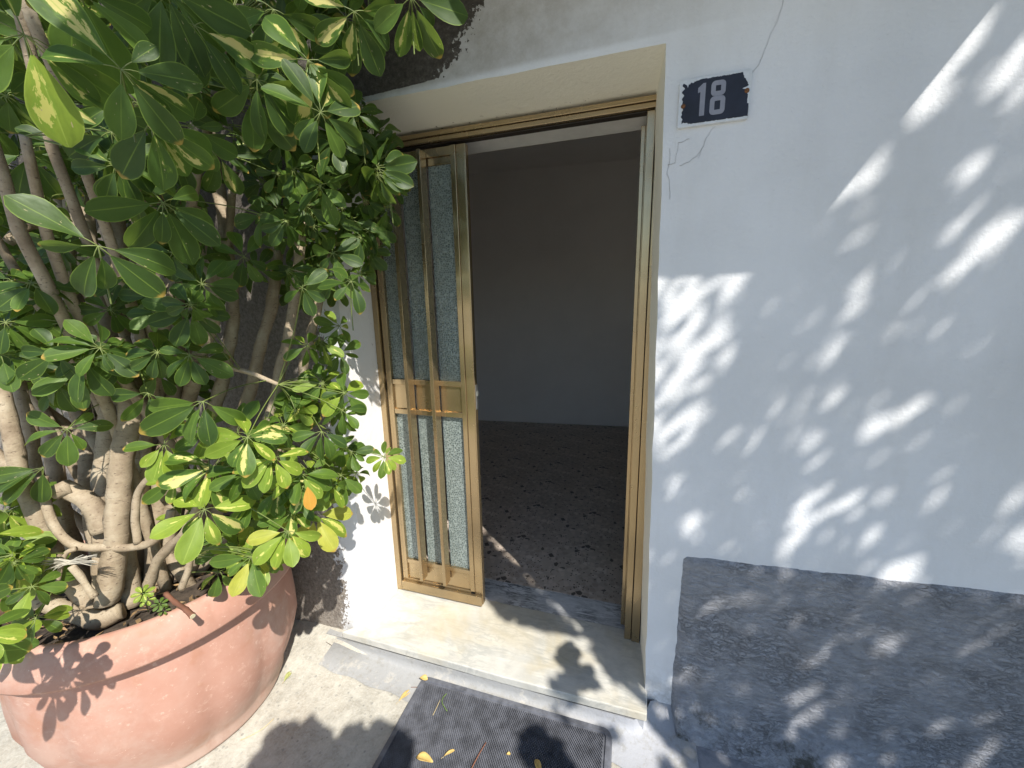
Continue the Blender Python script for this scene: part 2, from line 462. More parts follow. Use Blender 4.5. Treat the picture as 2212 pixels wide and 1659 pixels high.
M = {}
M['wall'] = mat_wall(); M['reveal'] = mat_reveal(); M['plinth'] = mat_plinth(); M['ground'] = mat_ground(); M['apron'] = mat_apron()
M['slab'] = mat_marble('cream_marble', (0.60, 0.585, 0.53), (0.30, 0.31, 0.295), (0.46, 0.39, 0.25), 0.6, 2.4, 0.6, 0.9)
M['thresh'] = mat_marble('veined_marble', (0.66, 0.665, 0.67), (0.10, 0.11, 0.12), (0.42, 0.33, 0.22), 0.12, 5.0, 1.0, 0.75)
M['terrazzo'] = mat_terrazzo()
M['room'] = mat_simple('room_plaster', (0.90, 0.86, 0.815), 0.85, 30, 0.06, 0.035, 2)
M['soffit'] = mat_simple('white_soffit', (0.70, 0.69, 0.67), 0.8, 40, 0.2, 0.1, 8)
M['gold'] = mat_gold(); M['glass'] = mat_glass()
M['seal'] = mat_simple('dark_seal', (0.03, 0.022, 0.016), 0.6)
M['terra'] = mat_terracotta(); M['bark'] = mat_bark(); M['bark2'] = mat_bark('dark_bark', 0.62)
M['soil'] = mat_simple('potting_soil', (0.055, 0.04, 0.028), 0.95, 60, 0.9, 0.6, 40)
M['litter'] = mat_simple('dead_leaf_litter', (0.30, 0.19, 0.09), 0.8, 40, 0.3, 0.5, 12)
M['rubber'] = mat_simple('black_rubber', (0.115, 0.120, 0.138), 0.5, 60, 0.2, 0.4, 25)
M['navy'] = mat_simple('navy_enamel', (0.011, 0.012, 0.024), 0.5, 20, 0.05, 0.5, 12)
M['enamel'] = mat_simple('white_enamel', (0.70, 0.72, 0.74), 0.4, 30, 0.1, 0.15, 20)
M['numeral'] = mat_simple('grey_numeral_enamel', (0.28, 0.28, 0.32), 0.35, 30, 0.05, 0.12, 20)
M['rust'] = mat_simple('rusty_steel', (0.20, 0.085, 0.032), 0.8, 90, 0.5, 0.6, 120)
M['crack'] = mat_simple('crack_dirt', (0.40, 0.39, 0.375), 0.9)
M['steel'] = mat_simple('lock_steel', (0.55, 0.56, 0.55), 0.35, 30, 0.05, 0.2, 30, Metallic=0.9)
M['dry'] = mat_simple('dry_yellow_leaf', (0.62, 0.43, 0.14), 0.6, 40, 0.3, 0.3, 25)
M['palegreen'] = mat_simple('pale_green_leaf', (0.42, 0.44, 0.16), 0.6, 40, 0.3, 0.3, 25)
M['twig'] = mat_simple('red_brown_twig', (0.20, 0.085, 0.05), 0.7)
M['straw'] = mat_simple('straw', (0.55, 0.44, 0.24), 0.7)
M['darktwig'] = mat_simple('dark_twig', (0.07, 0.04, 0.028), 0.7)
M['fresh'] = mat_simple('fresh_cut_wood', (0.62, 0.55, 0.36), 0.7)
M['green'] = mat_simple('green_shoot', (0.16, 0.26, 0.05), 0.5)
M['fluff'] = mat_simple('pale_fibre', (0.50, 0.46, 0.38), 0.8)
M['balc'] = mat_simple('balcony_concrete', (0.55, 0.52, 0.47), 0.85)
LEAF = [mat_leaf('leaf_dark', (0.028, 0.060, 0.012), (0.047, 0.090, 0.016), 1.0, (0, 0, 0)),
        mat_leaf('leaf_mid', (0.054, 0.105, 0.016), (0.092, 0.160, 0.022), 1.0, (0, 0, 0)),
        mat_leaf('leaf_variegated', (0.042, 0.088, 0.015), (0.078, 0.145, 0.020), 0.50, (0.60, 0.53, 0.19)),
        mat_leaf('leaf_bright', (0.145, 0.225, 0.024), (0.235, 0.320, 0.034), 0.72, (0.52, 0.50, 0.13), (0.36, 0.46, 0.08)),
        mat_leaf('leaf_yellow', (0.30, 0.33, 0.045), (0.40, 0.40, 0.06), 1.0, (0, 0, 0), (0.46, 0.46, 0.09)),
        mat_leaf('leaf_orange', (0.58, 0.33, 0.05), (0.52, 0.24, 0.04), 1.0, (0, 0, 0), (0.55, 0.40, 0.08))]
TREELEAF = mat_leaf('tree_leaf', (0.045, 0.09, 0.03), (0.07, 0.12, 0.035), 1.0, (0, 0, 0), trans=0.12)

# ------------------------------------------------------------------ ground (one sheet, dense near the door, out to the horizon)


def gz(x, y):
    z = -0.085
    z += 0.05 * max(0, min(1, (-1.02 - x) / 0.2)) * max(0, min(1, (y + 0.30) / 0.25)) * max(0, min(1, (x + 1.75) / 0.3))
    z += 0.006 * noise.noise(Vector((x * 3, y * 3, 0.3))) + 0.002 * noise.noise(Vector((x * 17, y * 17, 1.3)))
    z -= 0.012 * max(0, min(1.5, x + 0.1))
    return z


xs = [-300, -120, -50, -20, -10, -6, -4.2, -3.4] + [-3.0 + 0.04 * i for i in range(126)] + [2.3, 3, 4.2, 6, 10, 20, 50, 120, 300]
ys = [-300, -120, -50, -20, -10, -6, -4, -3, -2.4, -2.0] + [-1.7 + 0.04 * i for i in range(47)] + [0.3, 1, 3, 8, 20, 50, 120, 300]
b = MB(); nx = len(xs)
b.add([(x, y, gz(x, y) if y < 0.2 and abs(x) < 5 else -0.085) for y in ys for x in xs],
      [(j * nx + i, j * nx + i + 1, (j + 1) * nx + i + 1, (j + 1) * nx + i) for j in range(len(ys) - 1) for i in range(nx - 1)])
b.build('ground', M['ground'], smooth=True, kind='structure')

# ------------------------------------------------------------------ house
XL, XR = -1.115, 0.06           # door opening
FY = 0.218                      # plane of the door frame
house = empty('house', (0, 0, 0), 'white plastered house front with a recessed doorway and grey plinth', 'house')


def xr(z): return 0.052 + (2.12 - z) * 0.020       # the right corner leans out towards the foot


def wall_y(x, z):
    y = 0.006 * noise.noise(Vector((x * 1.7, 0.2, z * 1.7))) + 0.0025 * noise.noise(Vector((x * 8, 3.2, z * 8)))
    y -= 0.055 * max(0, min(1, (-1.0 - x) / 0.15)) * max(0, min(1, (1.3 - z) / 1.3))
    return y


WTOP = 5.0
wx = sorted([-6, -5, -4.2, -3.6] + [-3.2 + 0.06 * i for i in range(35)] + [XL] + [XL + 0.05 + 0.065 * i for i in range(16)] + [0.052] + [0.075 + 0.05 * i for i in range(26)] + [1.5, 1.9, 2.4, 3, 4, 6])
wz = [-0.3, -0.15, -0.05, 0.0] + [0.0 + 0.06 * i for i in range(1, 35)] + [2.12] + [2.16 + 0.06 * i for i in range(14)] + [3.3, 4, WTOP]
b = MB(); n = len(wx)
iL, iR = wx.index(XL), wx.index(0.052); jT = wz.index(2.12)
vv = []
for j, z in enumerate(wz):
    for i, x in enumerate(wx):
        X = x
        if i == iR and z <= 2.121: X = xr(z)
        elif i == iR + 1 and z <= 2.121: X = max(x, xr(z) + 0.03)
        y = wall_y(X, z)
        if i in (iL, iR) and z < 2.13: X += 0.004 * noise.noise(Vector((0, 5, z * 9)))
        Z = z + (0.004 * noise.noise(Vector((x * 9, 1, 2))) if j == jT else 0)
        vv.append((X, y, Z))
ff = [(j * n + i, j * n + i + 1, (j + 1) * n + i + 1, (j + 1) * n + i) for j in range(len(wz) - 1) for i in range(n - 1)
      if not (iL <= i < iR and j < jT)]
b.add(vv, ff)
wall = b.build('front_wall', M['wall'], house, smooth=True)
# reveals: left, right, top
b = MB()
zs = [z for z in wz if z <= 2.12]


def strip(p0, p1, m_, k=4, smooth=True):
    r0 = p0; rows = []
    for i in range(k + 1):
        t = i / k
        rows.append([Vector(a).lerp(Vector(c), t) for a, c in zip(p0, p1)])
    N = len(p0)
    vs_ = [q for r in rows for q in r]
    for i_, q in enumerate(vs_):
        if N <= i_ < N * k: q += Vector((0.003 * noise.noise(q * 8), 0, 0.003 * noise.noise(q * 8 + Vector((4, 4, 4)))))
    b.add(vs_, [(i * N + j, i * N + j + 1, (i + 1) * N + j + 1, (i + 1) * N + j) for i in range(k) for j in range(N - 1)])


getv = lambda i, j: Vector(vv[j * n + i])
Lc = [getv(iL, j) for j in range(jT + 1)]; Rc = [getv(iR, j) for j in range(jT + 1)]; Tc = [getv(i, jT) for i in range(iL, iR + 1)]
TZ = 2.094
RB = lambda z: 0.036 + (2.12 - z) * 0.019
strip(Lc, [Vector((XL - 0.003, FY + 0.05, min(q.z, TZ + .004))) for q in Lc], None)
strip(Rc, [Vector((RB(q.z), FY + 0.05, min(q.z, TZ + .004))) for q in Rc], None)
strip(Tc, [Vector((max(min(q.x, RB(2.12)), XL - 0.003), FY + 0.05, TZ + .004)) for q in Tc], None)
b.build('door_reveal', M['reveal'], house, smooth=True)

# rough grey plinth right of the doorway: its own thickness and lumpy surface
b = MB(); px = [0.185 + 0.018 * i for i in range(68)] + [1.6, 2.0, 2.6, 3.6, 6]; pz = [-0.14 + 0.018 * i for i in range(43)]
n2 = len(px); V = []
for z in pz:
    for x in px:
        q = Vector((x * 11, 0, z * 17))
        top = 0.590 + (x - 0.18) * 0.048 + 0.0035 * noise.noise(Vector((x * 14, 0, 7)))
        zz = -0.14 + (z + 0.14) / (pz[-1] + 0.14) * (top + 0.14)
        y = -0.014 - 0.0075 * noise.fractal(q, 0.6, 2.1, 5) - 0.003 * noise.noise(q * 4.5)
        y -= 0.115 * max(0, (0.07 - zz) / 0.21) ** 2
        xx = x
        if x == px[0]: y = 0.004; xx += 0.005 * noise.noise(Vector((0, 2, z * 18)))
        if z == pz[-1]: y = 0.004
        V.append((xx, y, zz))
b.add(V, [(j * n2 + i, j * n2 + i + 1, (j + 1) * n2 + i + 1, (j + 1) * n2 + i) for j in range(len(pz) - 1) for i in range(n2 - 1)])
b.build('plinth', M['plinth'], house, smooth=True)

# painted apron: fillet under the step and over the foot of the wall
b = MB(); ax = [-1.235 + 0.03 * i for i in range(51)]; prof = [(-0.097, -0.035), (-0.099, -0.056), (-0.103, -0.075), (-0.116, -0.084), (-0.19, -0.086)]
rows = []
for k, (yy, zz) in enumerate(prof):
    for x in ax:
        t = max(0, min(1, (x - 0.07) / 0.06)); t = t * t * (3 - 2 * t)
        y1 = yy * (1 - t) + (0.006, -0.012, -0.035, -0.07, -0.13)[k] * t
        z1 = zz * (1 - t) + (-0.035, -0.055, -0.072, -0.085, -0.09)[k] * t
        if k == 4:
            y1 += -0.03 - 0.035 * noise.noise(Vector((x * 7, 0, 3))) - 0.05 * t; z1 = gz(x, y1) + 0.004
        if k == 3: z1 = max(z1, gz(x, y1) + 0.004)
        rows.append((x, y1, z1 + 0.0015 * noise.noise(Vector((x * 25, y1 * 25, 0)))))
N = len(ax)
b.add(rows, [((k + 1) * N + i, (k + 1) * N + i + 1, k * N + i + 1, k * N + i) for k in range(4) for i in range(N - 1)])
b.build('painted_apron', M['apron'], house, smooth=True)

# marble step and threshold
b = MB()
b.prism([(0, 0)], 0, 0) if False else None
pl = [(-1.205, -0.094), (-0.45, -0.100), (0.099, -0.094), (0.102, -0.012), (0.099, 0.004), (0.083, FY + 0.051), (-1.113, FY + 0.051), (-1.113, 0.0)]
N = len(pl)
b.add([(x, y, -0.034) for x, y in pl] + [(x, y, 0.0) for x, y in pl], [list(range(N))[::-1], list(range(N, 2 * N))] + [[i, (i + 1) % N, N + (i + 1) % N, N + i] for i in range(N)])
b.build('marble_step', M['slab'], house, bevel=0.004)
b = MB(); b.box((-1.113, FY + 0.053, -0.034), (0.04, 0.415, -0.003)); b.build('threshold', M['thresh'], house, bevel=0.002)
b = MB(); b.box((-1.3, -0.09, -0.3), (0.09, 0.41, -0.036)); b.build('step_base', M['apron'], house)

# door frame, fixed leaf, open leaf
FT = 2.092


def bars(name, boxes, mat, parent, bevel=0.0015):
    q = MB()
    for a_, c_ in boxes: q.box(a_, c_)
    return q.build(name, mat, parent, bevel=bevel)


frame = bars('door_frame', [((-1.118, FY + 0.002, 0.0), (-1.104, FY + 0.05, FT))], M['seal'], house)
bars('frame_seal', [((0.041, FY + 0.001, 0.0), (0.078, FY + 0.05, FT))], M['seal'], frame)
bars('jamb', [((-1.116, FY - 0.006, 0.001), (-1.088, FY + 0.048, FT - 0.002))], M['gold'], frame)
bars('jamb', [((0.0135, FY - 0.004, 0.001), (0.0395, FY + 0.046, FT - 0.045))], M['gold'], frame)
bars('jamb_lip', [((0.0425, FY - 0.010, 0.001), (0.074, FY + 0.03, FT - 0.002))], M['gold'], frame)
bars('head', [((-1.087, FY - 0.010, FT - 0.018), (0.0415, FY + 0.03, FT - 0.002))], M['gold'], frame)
bars('head', [((-1.087, FY - 0.004, FT - 0.036), (0.0415, FY + 0.046, FT - 0.020))], M['gold'], frame)
bars('door_stop', [((-1.087, FY + 0.012, FT - 0.041), (0.013, FY + 0.044, FT - 0.0365)), ((-1.0875, FY + 0.010, 0.006), (-1.0835, FY + 0.044, FT - 0.045))], M['seal'], frame)

leaf = bars('door_leaf', [((-1.083, FY + 0.006, 0.010), (-1.066, FY + 0.040, 2.038)), ((-0.684, FY + 0.006, 0.010), (-0.648, FY + 0.040, 2.038))], M['gold'], house)
L0, L1 = -1.066, -0.684
bars('stile', [((-0.706, FY + 0.000, 0.072), (-0.6845, FY + 0.036, 2.037))], M['gold'], leaf)
bars('stile', [((-1.0655, FY + 0.000, 0.072), (-1.050, FY + 0.036, 2.037))], M['gold'], leaf)
bars('stile', [((-0.6475, FY + 0.002, 0.011), (-0.6425, FY + 0.030, 2.037))], M['gold'], leaf)
bars('bottom_rail', [((-1.084, FY - 0.010, 0.009), (-0.646, FY + 0.005, 0.058)), ((-1.0655, FY + 0.004, 0.0585), (-0.7065, FY + 0.034, 0.0715))], M['gold'], leaf)
bars('rail', [((-1.0495, FY + 0.003, 2.004), (-0.7065, FY + 0.036, 2.036))], M['gold'], leaf)
bars('rail', [((-1.0495, FY + 0.010, 1.976), (-0.7065, FY + 0.034, 2.0035))], M['gold'], leaf)
bars('rail', [((-1.0495, FY + 0.002, 1.085), (-0.7065, FY + 0.034, 1.108))], M['gold'], leaf)
bars('rail', [((-1.0495, FY + 0.002, 0.945), (-0.7065, FY + 0.034, 0.968))], M['gold'], leaf)
bars('kick_panel', [((-1.0495, FY + 0.010, 0.072), (-0.7065, FY + 0.028, 0.160))], M['gold'], leaf)
bars('rail', [((-1.0495, FY + 0.003, 0.1605), (-0.7065, FY + 0.034, 0.182))], M['gold'], leaf)
BX = [-0.944, -0.819]                              # the two fins
for fx in BX:
    f_ = bars('glazing_fin', [((fx - 0.008, FY - 0.047, 0.112), (fx + 0.008, FY + 0.0015, 2.022))], M['gold'], leaf)
edges_ = [-1.050, BX[0], BX[1], -0.706]
for k in range(3):
    a_, c_ = edges_[k] + (0.0005 if k == 0 else 0.0085), edges_[k + 1] - (0.0005 if k == 2 else 0.0085)
    bars('mid_panel', [((a_, FY + 0.011, 0.969), (c_, FY + 0.028, 1.084))], M['gold'], leaf)
    bars('glass_pane', [((a_ - 0.001, FY + 0.016, 1.1085), (c_ + 0.001, FY + 0.022, 1.9755))], M['glass'], leaf, 0)
    bars('glass_pane', [((a_ - 0.001, FY + 0.016, 0.1825), (c_ + 0.001, FY + 0.022, 0.9445))], M['glass'], leaf, 0)
bars('lock', [((-0.6424, FY + 0.008, 0.985), (-0.6395, FY + 0.028, 1.095)), ((-0.6394, FY + 0.010, 1.045), (-0.634, FY + 0.026, 1.065))], M['steel'], leaf)

# the second leaf stands open, folded back into the room beside the right jamb
oleaf = bars('open_door_leaf', [((-0.004, FY + 0.06, 0.012), (0.010, FY + 0.10, 2.03)), ((-0.004, FY + 0.60, 0.012), (0.010, FY + 0.64, 2.03)),
                                ((-0.0035, FY + 0.1005, 0.012), (0.0095, FY + 0.5995, 0.10)), ((-0.0035, FY + 0.1005, 1.99), (0.0095, FY + 0.5995, 2.03))], M['gold'], house)
oleaf['label'] = 'open gilt door leaf seen edge-on beside the right jamb'
bars('stile', [((0.0105, FY + 0.056, 0.013), (0.0165, FY + 0.09, 2.029))], M['gold'], oleaf)
bars('stile', [((0.017, FY + 0.053, 0.013), (0.026, FY + 0.08, 2.02))], M['gold'], oleaf)
bars('weather_seal', [((0.0265, FY + 0.0515, 0.06), (0.036, FY + 0.07, 2.00))], M['enamel'], oleaf)
bars('glass_pane', [((0.000, FY + 0.101, 0.101), (0.006, FY + 0.599, 1.989))], M['glass'], oleaf, 0)

# room behind the door
b = MB(); b.box((-2.6, 0.412, 2.20), (1.9, 0.43, 3.0)); b.box((-6, 0.405, -0.3), (XL - 0.006, 0.43, 3.0)); b.box((0.095, 0.405, -0.3), (6, 0.43, 3.0))
b.build('inner_wall', M['room'], house)
b = MB(); b.box((XL - 0.005, FY + 0.051, 2.066), (0.094, 0.4115, 2.25)); b.build('lintel', M['soffit'], house)
b = MB(); b.box((XL - 0.10, FY + 0.051, -0.02), (XL - 0.004, 0.404, 2.067)); b.box((0.046, FY + 0.055, -0.02), (0.094, 0.404, 2.067)); b.build('inner_jamb', M['soffit'], house)
b = MB()
b.add([(-2.6, 3.045, 0), (1.9, 3.45, 0), (1.9, 3.45, 2.86), (-2.6, 3.045, 2.86), (-2.6, 3.2, 0), (1.9, 3.6, 0), (1.9, 3.6, 2.86), (-2.6, 3.2, 2.86)],
      [(0, 1, 2, 3), (5, 4, 7, 6), (0, 4, 5, 1), (3, 2, 6, 7), (1, 5, 6, 2), (4, 0, 3, 7)])
b.build('room_back_wall', M['room'], house)
b = MB(); b.box((-2.2, 0.44, 0), (-1.98, 3.09, 2.859)); b.build('room_side_wall', M['room'], house)
b = MB(); b.box((1.6, 0.44, 0), (1.8, 3.41, 2.859)); b.build('room_side_wall', M['room'], house)
b = MB(); b.box((-2.6, 0.435, 2.861), (1.9, 3.6, 3.0)); b.build('room_ceiling', M['room'], house)
b = MB(); b.box((-6, 0.44, 3.01), (6, 7, 3.2)); b.box((-6, 6.8, -0.3), (6, 7, 3.0)); b.box((-6, 0.44, -0.3), (-5.8, 6.79, 3.0)); b.box((5.8, 0.44, -0.3), (6, 6.79, 3.0)); b.build('house_shell', M['room'], house)
# terrazzo floor tiles
tl = MB(); tl.box((-0.1985, -0.1985, -0.03), (0.1985, 0.1985, -0.002)); tile = tl.mesh('floor_tile', M['terrazzo'])
b = MB(); b.box((-2.6, 0.416, -0.06), (1.9, 3.6, -0.031)); b.box((-2.6, 0.416, -0.03), (1.9, 3.6, -0.0045)); floor_ = b.build('room_floor', M['terrazzo'], house)
for i in range(7):
    for j in range(8):
        o = link('floor_tile', tile, floor_); o.location = (-1.78 + 0.4 * i, 0.615 + 0.4 * j, 0.0)

# balcony slab that shades the doorway
b = MB(); b.box((-0.90, -0.55, 2.445), (0.985, 0.10, 2.60)); b.build('balcony_slab', M['balc'], house, bevel=0.006)

# hairline cracks in the paint


def crack(pts, wd):
    q = MB(); P = [on(x, y, 1, 0.0) for x, y in pts]
    fine = []
    for i in range(len(P) - 1):
        for k in range(5):
            t = k / 5; p = P[i].lerp(P[i + 1], t)
            p.x += 0.0028 * noise.noise(p * 70); p.z += 0.0028 * noise.noise(p * 70 + Vector((9, 9, 9)))
            fine.append(p)
    fine.append(P[-1])
    vs_, fs = [], []
    for i, p in enumerate(fine):
        t = (fine[min(i + 1, len(fine) - 1)] - fine[max(i - 1, 0)]).normalized(); s_ = Vector((-t.z, 0, t.x)) * wd * 0.75 * (0.5 + 0.5 * abs(noise.noise(p * 40)))
        y = wall_y(p.x, p.z)
        vs_ += [(p.x + s_.x, y - 0.0012, p.z + s_.z), (p.x, y + 0.002, p.z), (p.x - s_.x, y - 0.0012, p.z - s_.z)]
        if i: a_ = 3 * i; fs += [(a_ - 3, a_ - 2, a_ + 1, a_), (a_ - 2, a_ - 1, a_ + 2, a_ + 1)]
    q.add(vs_, fs); q.build('crack', M['crack'], house)


crack([(1692, 0), (1680, 45), (1664, 75), (1650, 110), (1640, 140), (1625, 157)], 0.0012)
crack([(1545, 272), (1527, 295), (1520, 315), (1506, 335), (1488, 350), (1468, 358)], 0.0010)
crack([(1490, 300), (1466, 309), (1462, 330), (1459, 352), (1442, 356)], 0.0007)
crack([(1448, 320), (1446, 350), (1441, 375), (1446, 395), (1447, 430)], 0.0010)
crack([(1520, 315), (1515, 327), (1508, 342)], 0.0006)

# ------------------------------------------------------------------ house number plate
plate = empty('house_number_plate', (0, 0, 0), 'chipped navy enamel plate with the number 18 beside the doorway', 'house number')
PX0, PX1, PZ0, PZ1 = 0.092, 0.266, 1.902, 2.017
PY = -0.010
b = MB(); b.prism([(PX0 + .004, PZ0), (PX1 - .003, PZ0), (PX1, PZ0 + .003), (PX1, PZ1 - .003), (PX1 - .003, PZ1), (PX0 + .004, PZ1), (PX0, PZ1 - .004), (PX0, PZ0 + .004)], PY, 0.004)
b.build('enamel_back', M['enamel'], plate, bevel=0.0008)
rr = random.Random(3)
out = []
for k in range(60):                                     # ragged edge of the surviving navy glaze
    t = k / 60
    out.append((PX0 + 0.012 + (PX1 - PX0 - 0.020) * t, PZ0 + 0.006 + 0.0035 * max(0, noise.noise(Vector((t * 30, 0, 0)))) + (0.004 if t < .1 else 0)))
for k in range(50):
    t = k / 50
    d_ = 0.006 + 0.005 * abs(noise.noise(Vector((0, t * 14, 4)))) + 0.016 * max(0, 1 - abs(t - 0.62) / 0.14) * abs(noise.noise(Vector((0, t * 40, 9)))) * 1.6 + 0.016 * max(0, (t - 0.72) / 0.28)
    if t < .3: d_ *= 0.35
    out.append((PX1 - d_, PZ0 + 0.006 + (PZ1 - PZ0 - 0.012) * t))
for k in range(60):
    t = k / 60
    d_ = 0.004 + 0.004 * abs(noise.noise(Vector((t * 26, 3, 4)))) + 0.014 * max(0, (t - 0.72) / 0.28) * (0.4 + abs(noise.noise(Vector((t * 50, 3, 8)))) * 1.6)
    out.append((PX1 - 0.022 - (PX1 - PX0 - 0.036) * t, PZ1 - d_))
for k in range(50):
    t = k / 50
    d_ = 0.010 + 0.006 * noise.noise(Vector((6, t * 12, 4))) + 0.003 * noise.noise(Vector((6, t * 50, 4)))
    out.append((PX0 + d_, PZ1 - 0.008 - (PZ1 - PZ0 - 0.014) * t))
b = MB(); b.prism(out, PY - 0.0009, PY + 0.001); b.build('navy_glaze', M['navy'], plate)
# numeral 1
b = MB(); ox, oz = 0.141, 1.924; H_ = 0.078
b.prism([(ox + 0.004, oz), (ox + 0.0165, oz), (ox + 0.0165, oz + H_), (ox + 0.010, oz + H_), (ox - 0.002, oz + H_ - 0.010), (ox - 0.002, oz + H_ - 0.022), (ox + 0.004, oz + H_ - 0.020)], PY - 0.0017, PY - 0.0008)
b.build('numeral', M['numeral'], plate)


def rrect(x0, x1, z0, z1, r, k=5):
    P = []
    for cx_, cz_, a0 in ((x1 - r, z0 + r, -90), (x1 - r, z1 - r, 0), (x0 + r, z1 - r, 90), (x0 + r, z0 + r, 180)):
        for i in range(k + 1):
            a = math.radians(a0 + 90 * i / k); P.append((cx_ + r * math.cos(a), cz_ + r * math.sin(a)))
    return P


def ring(x0, x1, z0, z1, th, mb):
    o_ = rrect(x0, x1, z0, z1, th * 0.9); i_ = rrect(x0 + th, x1 - th, z0 + th, z1 - th, 0.0012); N = len(o_)
    y0, y1 = PY - 0.0017, PY - 0.0008
    mb.add([(x, y0, z) for x, z in o_] + [(x, y0, z) for x, z in i_] + [(x, y1, z) for x, z in o_] + [(x, y1, z) for x, z in i_],
           [(k, (k + 1) % N, N + (k + 1) % N, N + k) for k in range(N)] + [(2 * N + k, 2 * N + (k + 1) % N, (k + 1) % N, k) for k in range(N)]
           + [(N + k, N + (k + 1) % N, 3 * N + (k + 1) % N, 3 * N + k) for k in range(N)])


b = MB(); ring(0.170, 0.207, 1.922, 1.9665, 0.0115, b); ring(0.171, 0.206, 1.9668, 2.003, 0.0112, b)
b.build('numeral', M['numeral'], plate)
for sx, sz in ((0.104, 1.954), (0.257, 1.968)):
    b = MB(); prof = [(0.0001, 0.004), (0.003, 0.0036), (0.0055, 0.002), (0.006, 0.0)]
    N = 14; rings = []
    for r_, h_ in prof: rings.append(b.add([(sx + r_ * math.cos(2 * math.pi * k / N), PY - h_ - 0.0006, sz + r_ * math.sin(2 * math.pi * k / N)) for k in range(N)], []))
    for i in range(3):
        for k in range(N): b.face([rings[i] + k, rings[i + 1] + k, rings[i + 1] + (k + 1) % N, rings[i] + (k + 1) % N])
    b.build('screw', M['rust'], plate, smooth=True)

# ------------------------------------------------------------------ doormat
GM = -0.080
mat = empty('doormat', (0, 0, 0), 'black rubber pin doormat lying in front of the marble step', 'doormat')
mx0, mx1, my0, my1 = -0.782, -0.012, -0.60, -0.118


def mz(x, y): return gz(x, y) + 0.003


def rr2(x0, x1, y0, y1, r, k=6): return rrect(x0, x1, y0, y1, r, k)


b = MB(); o_ = rr2(mx0, mx1, my0, my1, 0.035); i1 = rr2(mx0 + .006, mx1 - .006, my0 + .006, my1 - .006, 0.030); i2 = rr2(mx0 + .024, mx1 - .024, my0 + .024, my1 - .024, 0.013); i3 = rr2(mx0 + .027, mx1 - .027, my0 + .027, my1 - .027, 0.010)
N = len(o_)
GZ = max(gz(x, y) for x, y in o_ + [(-.4, -.3)]) + 0.001
b.add([(x, y, GZ - .012) for x, y in o_] + [(x, y, GZ + .009) for x, y in i1] + [(x, y, GZ + .010) for x, y in i2] + [(x, y, GZ + .004) for x, y in i3],
      [(r_ * N + k, r_ * N + (k + 1) % N, (r_ + 1) * N + (k + 1) % N, (r_ + 1) * N + k) for r_ in range(3) for k in range(N)] + [[3 * N + k for k in range(N)]])
b.build('border', M['rubber'], mat, smooth=False)
b = MB(); p_ = 0.0088; r_ = 0.0031
jn = int((my1 - my0 - 0.056) / p_) * 1; row = 0
y = my0 + 0.033
while y < my1 - 0.031:
    x = mx0 + 0.032 + (p_ / 2 if row % 2 else 0)
    while x < mx1 - 0.031:
        h_ = GZ + 0.0105 + 0.0006 * random.random()
        b.add([(x - r_, y, GZ + .004), (x, y - r_ * 1.25, GZ + .004), (x + r_, y, GZ + .004), (x, y + r_ * 1.25, GZ + .004), (x - r_ * .55, y, h_), (x, y - r_ * .7, h_), (x + r_ * .55, y, h_), (x, y + r_ * .7, h_)],
              [(0, 1, 5, 4), (1, 2, 6, 5), (2, 3, 7, 6), (3, 0, 4, 7), (4, 5, 6, 7)])
        x += p_
    y += p_ * 0.62; row += 1
b.build('rubber_pins', M['rubber'], mat, kind='stuff')
MT = GZ + 0.0115

# ------------------------------------------------------------------ flower pot
PC = Vector((-1.652, -0.452, -0.085)); PS = 1.06
pot = empty('flower_pot', (0, 0, 0), 'large round terracotta pot with a deep rim beside the doorstep', 'flower pot')


def flute(a, z):
    t = max(0, min(1, z / 0.12)) * max(0, min(1, (0.50 - z) / 0.20))
    return 1 + 0.045 * t * (abs(math.cos(a * 7 + 0.9)) ** 0.6 - 0.5)


prof = [(0.0, 0.0), (0.292, 0.0), (0.306, 0.006), (0.312, 0.02), (0.309, 0.045), (0.322, 0.075), (0.338, 0.115), (0.360, 0.18), (0.378, 0.25), (0.380, 0.33), (0.380, 0.41), (0.377, 0.47), (0.372, 0.53)]
b = MB(); b.lathe([(r_ * PS, z_) for r_, z_ in prof], PC, 112, mod=flute); b.build('bowl', M['terra'], pot, smooth=True)
prof = [(0.371, 0.5255), (0.4175, 0.524), (0.4200, 0.532), (0.410, 0.575), (0.393, 0.622), (0.384, 0.632), (0.372, 0.633), (0.364, 0.627), (0.358, 0.56), (0.355, 0.50)]
b = MB(); b.lathe([(r_ * PS, z_) for r_, z_ in prof], PC, 112); b.build('rim', M['terra'], pot, smooth=True)
SZ = PC.z + 0.575
b = MB(); rings = []
for i in range(13):
    r_ = 0.0001 + 0.382 * i / 12
    rings.append(b.add([(PC.x + r_ * math.cos(2 * math.pi * k / 48), PC.y + r_ * math.sin(2 * math.pi * k / 48), SZ + 0.016 * noise.noise(Vector((r_ * 20 * math.cos(k * .131), r_ * 20 * math.sin(k * .131), 1)))) for k in range(48)], []))
for i in range(12):
    for k in range(48): b.face([rings[i] + k, rings[i + 1] + k, rings[i + 1] + (k + 1) % 48, rings[i] + (k + 1) % 48])
soil = b.build('soil', M['soil'], pot, smooth=True)
b = MB(); rr = random.Random(5)
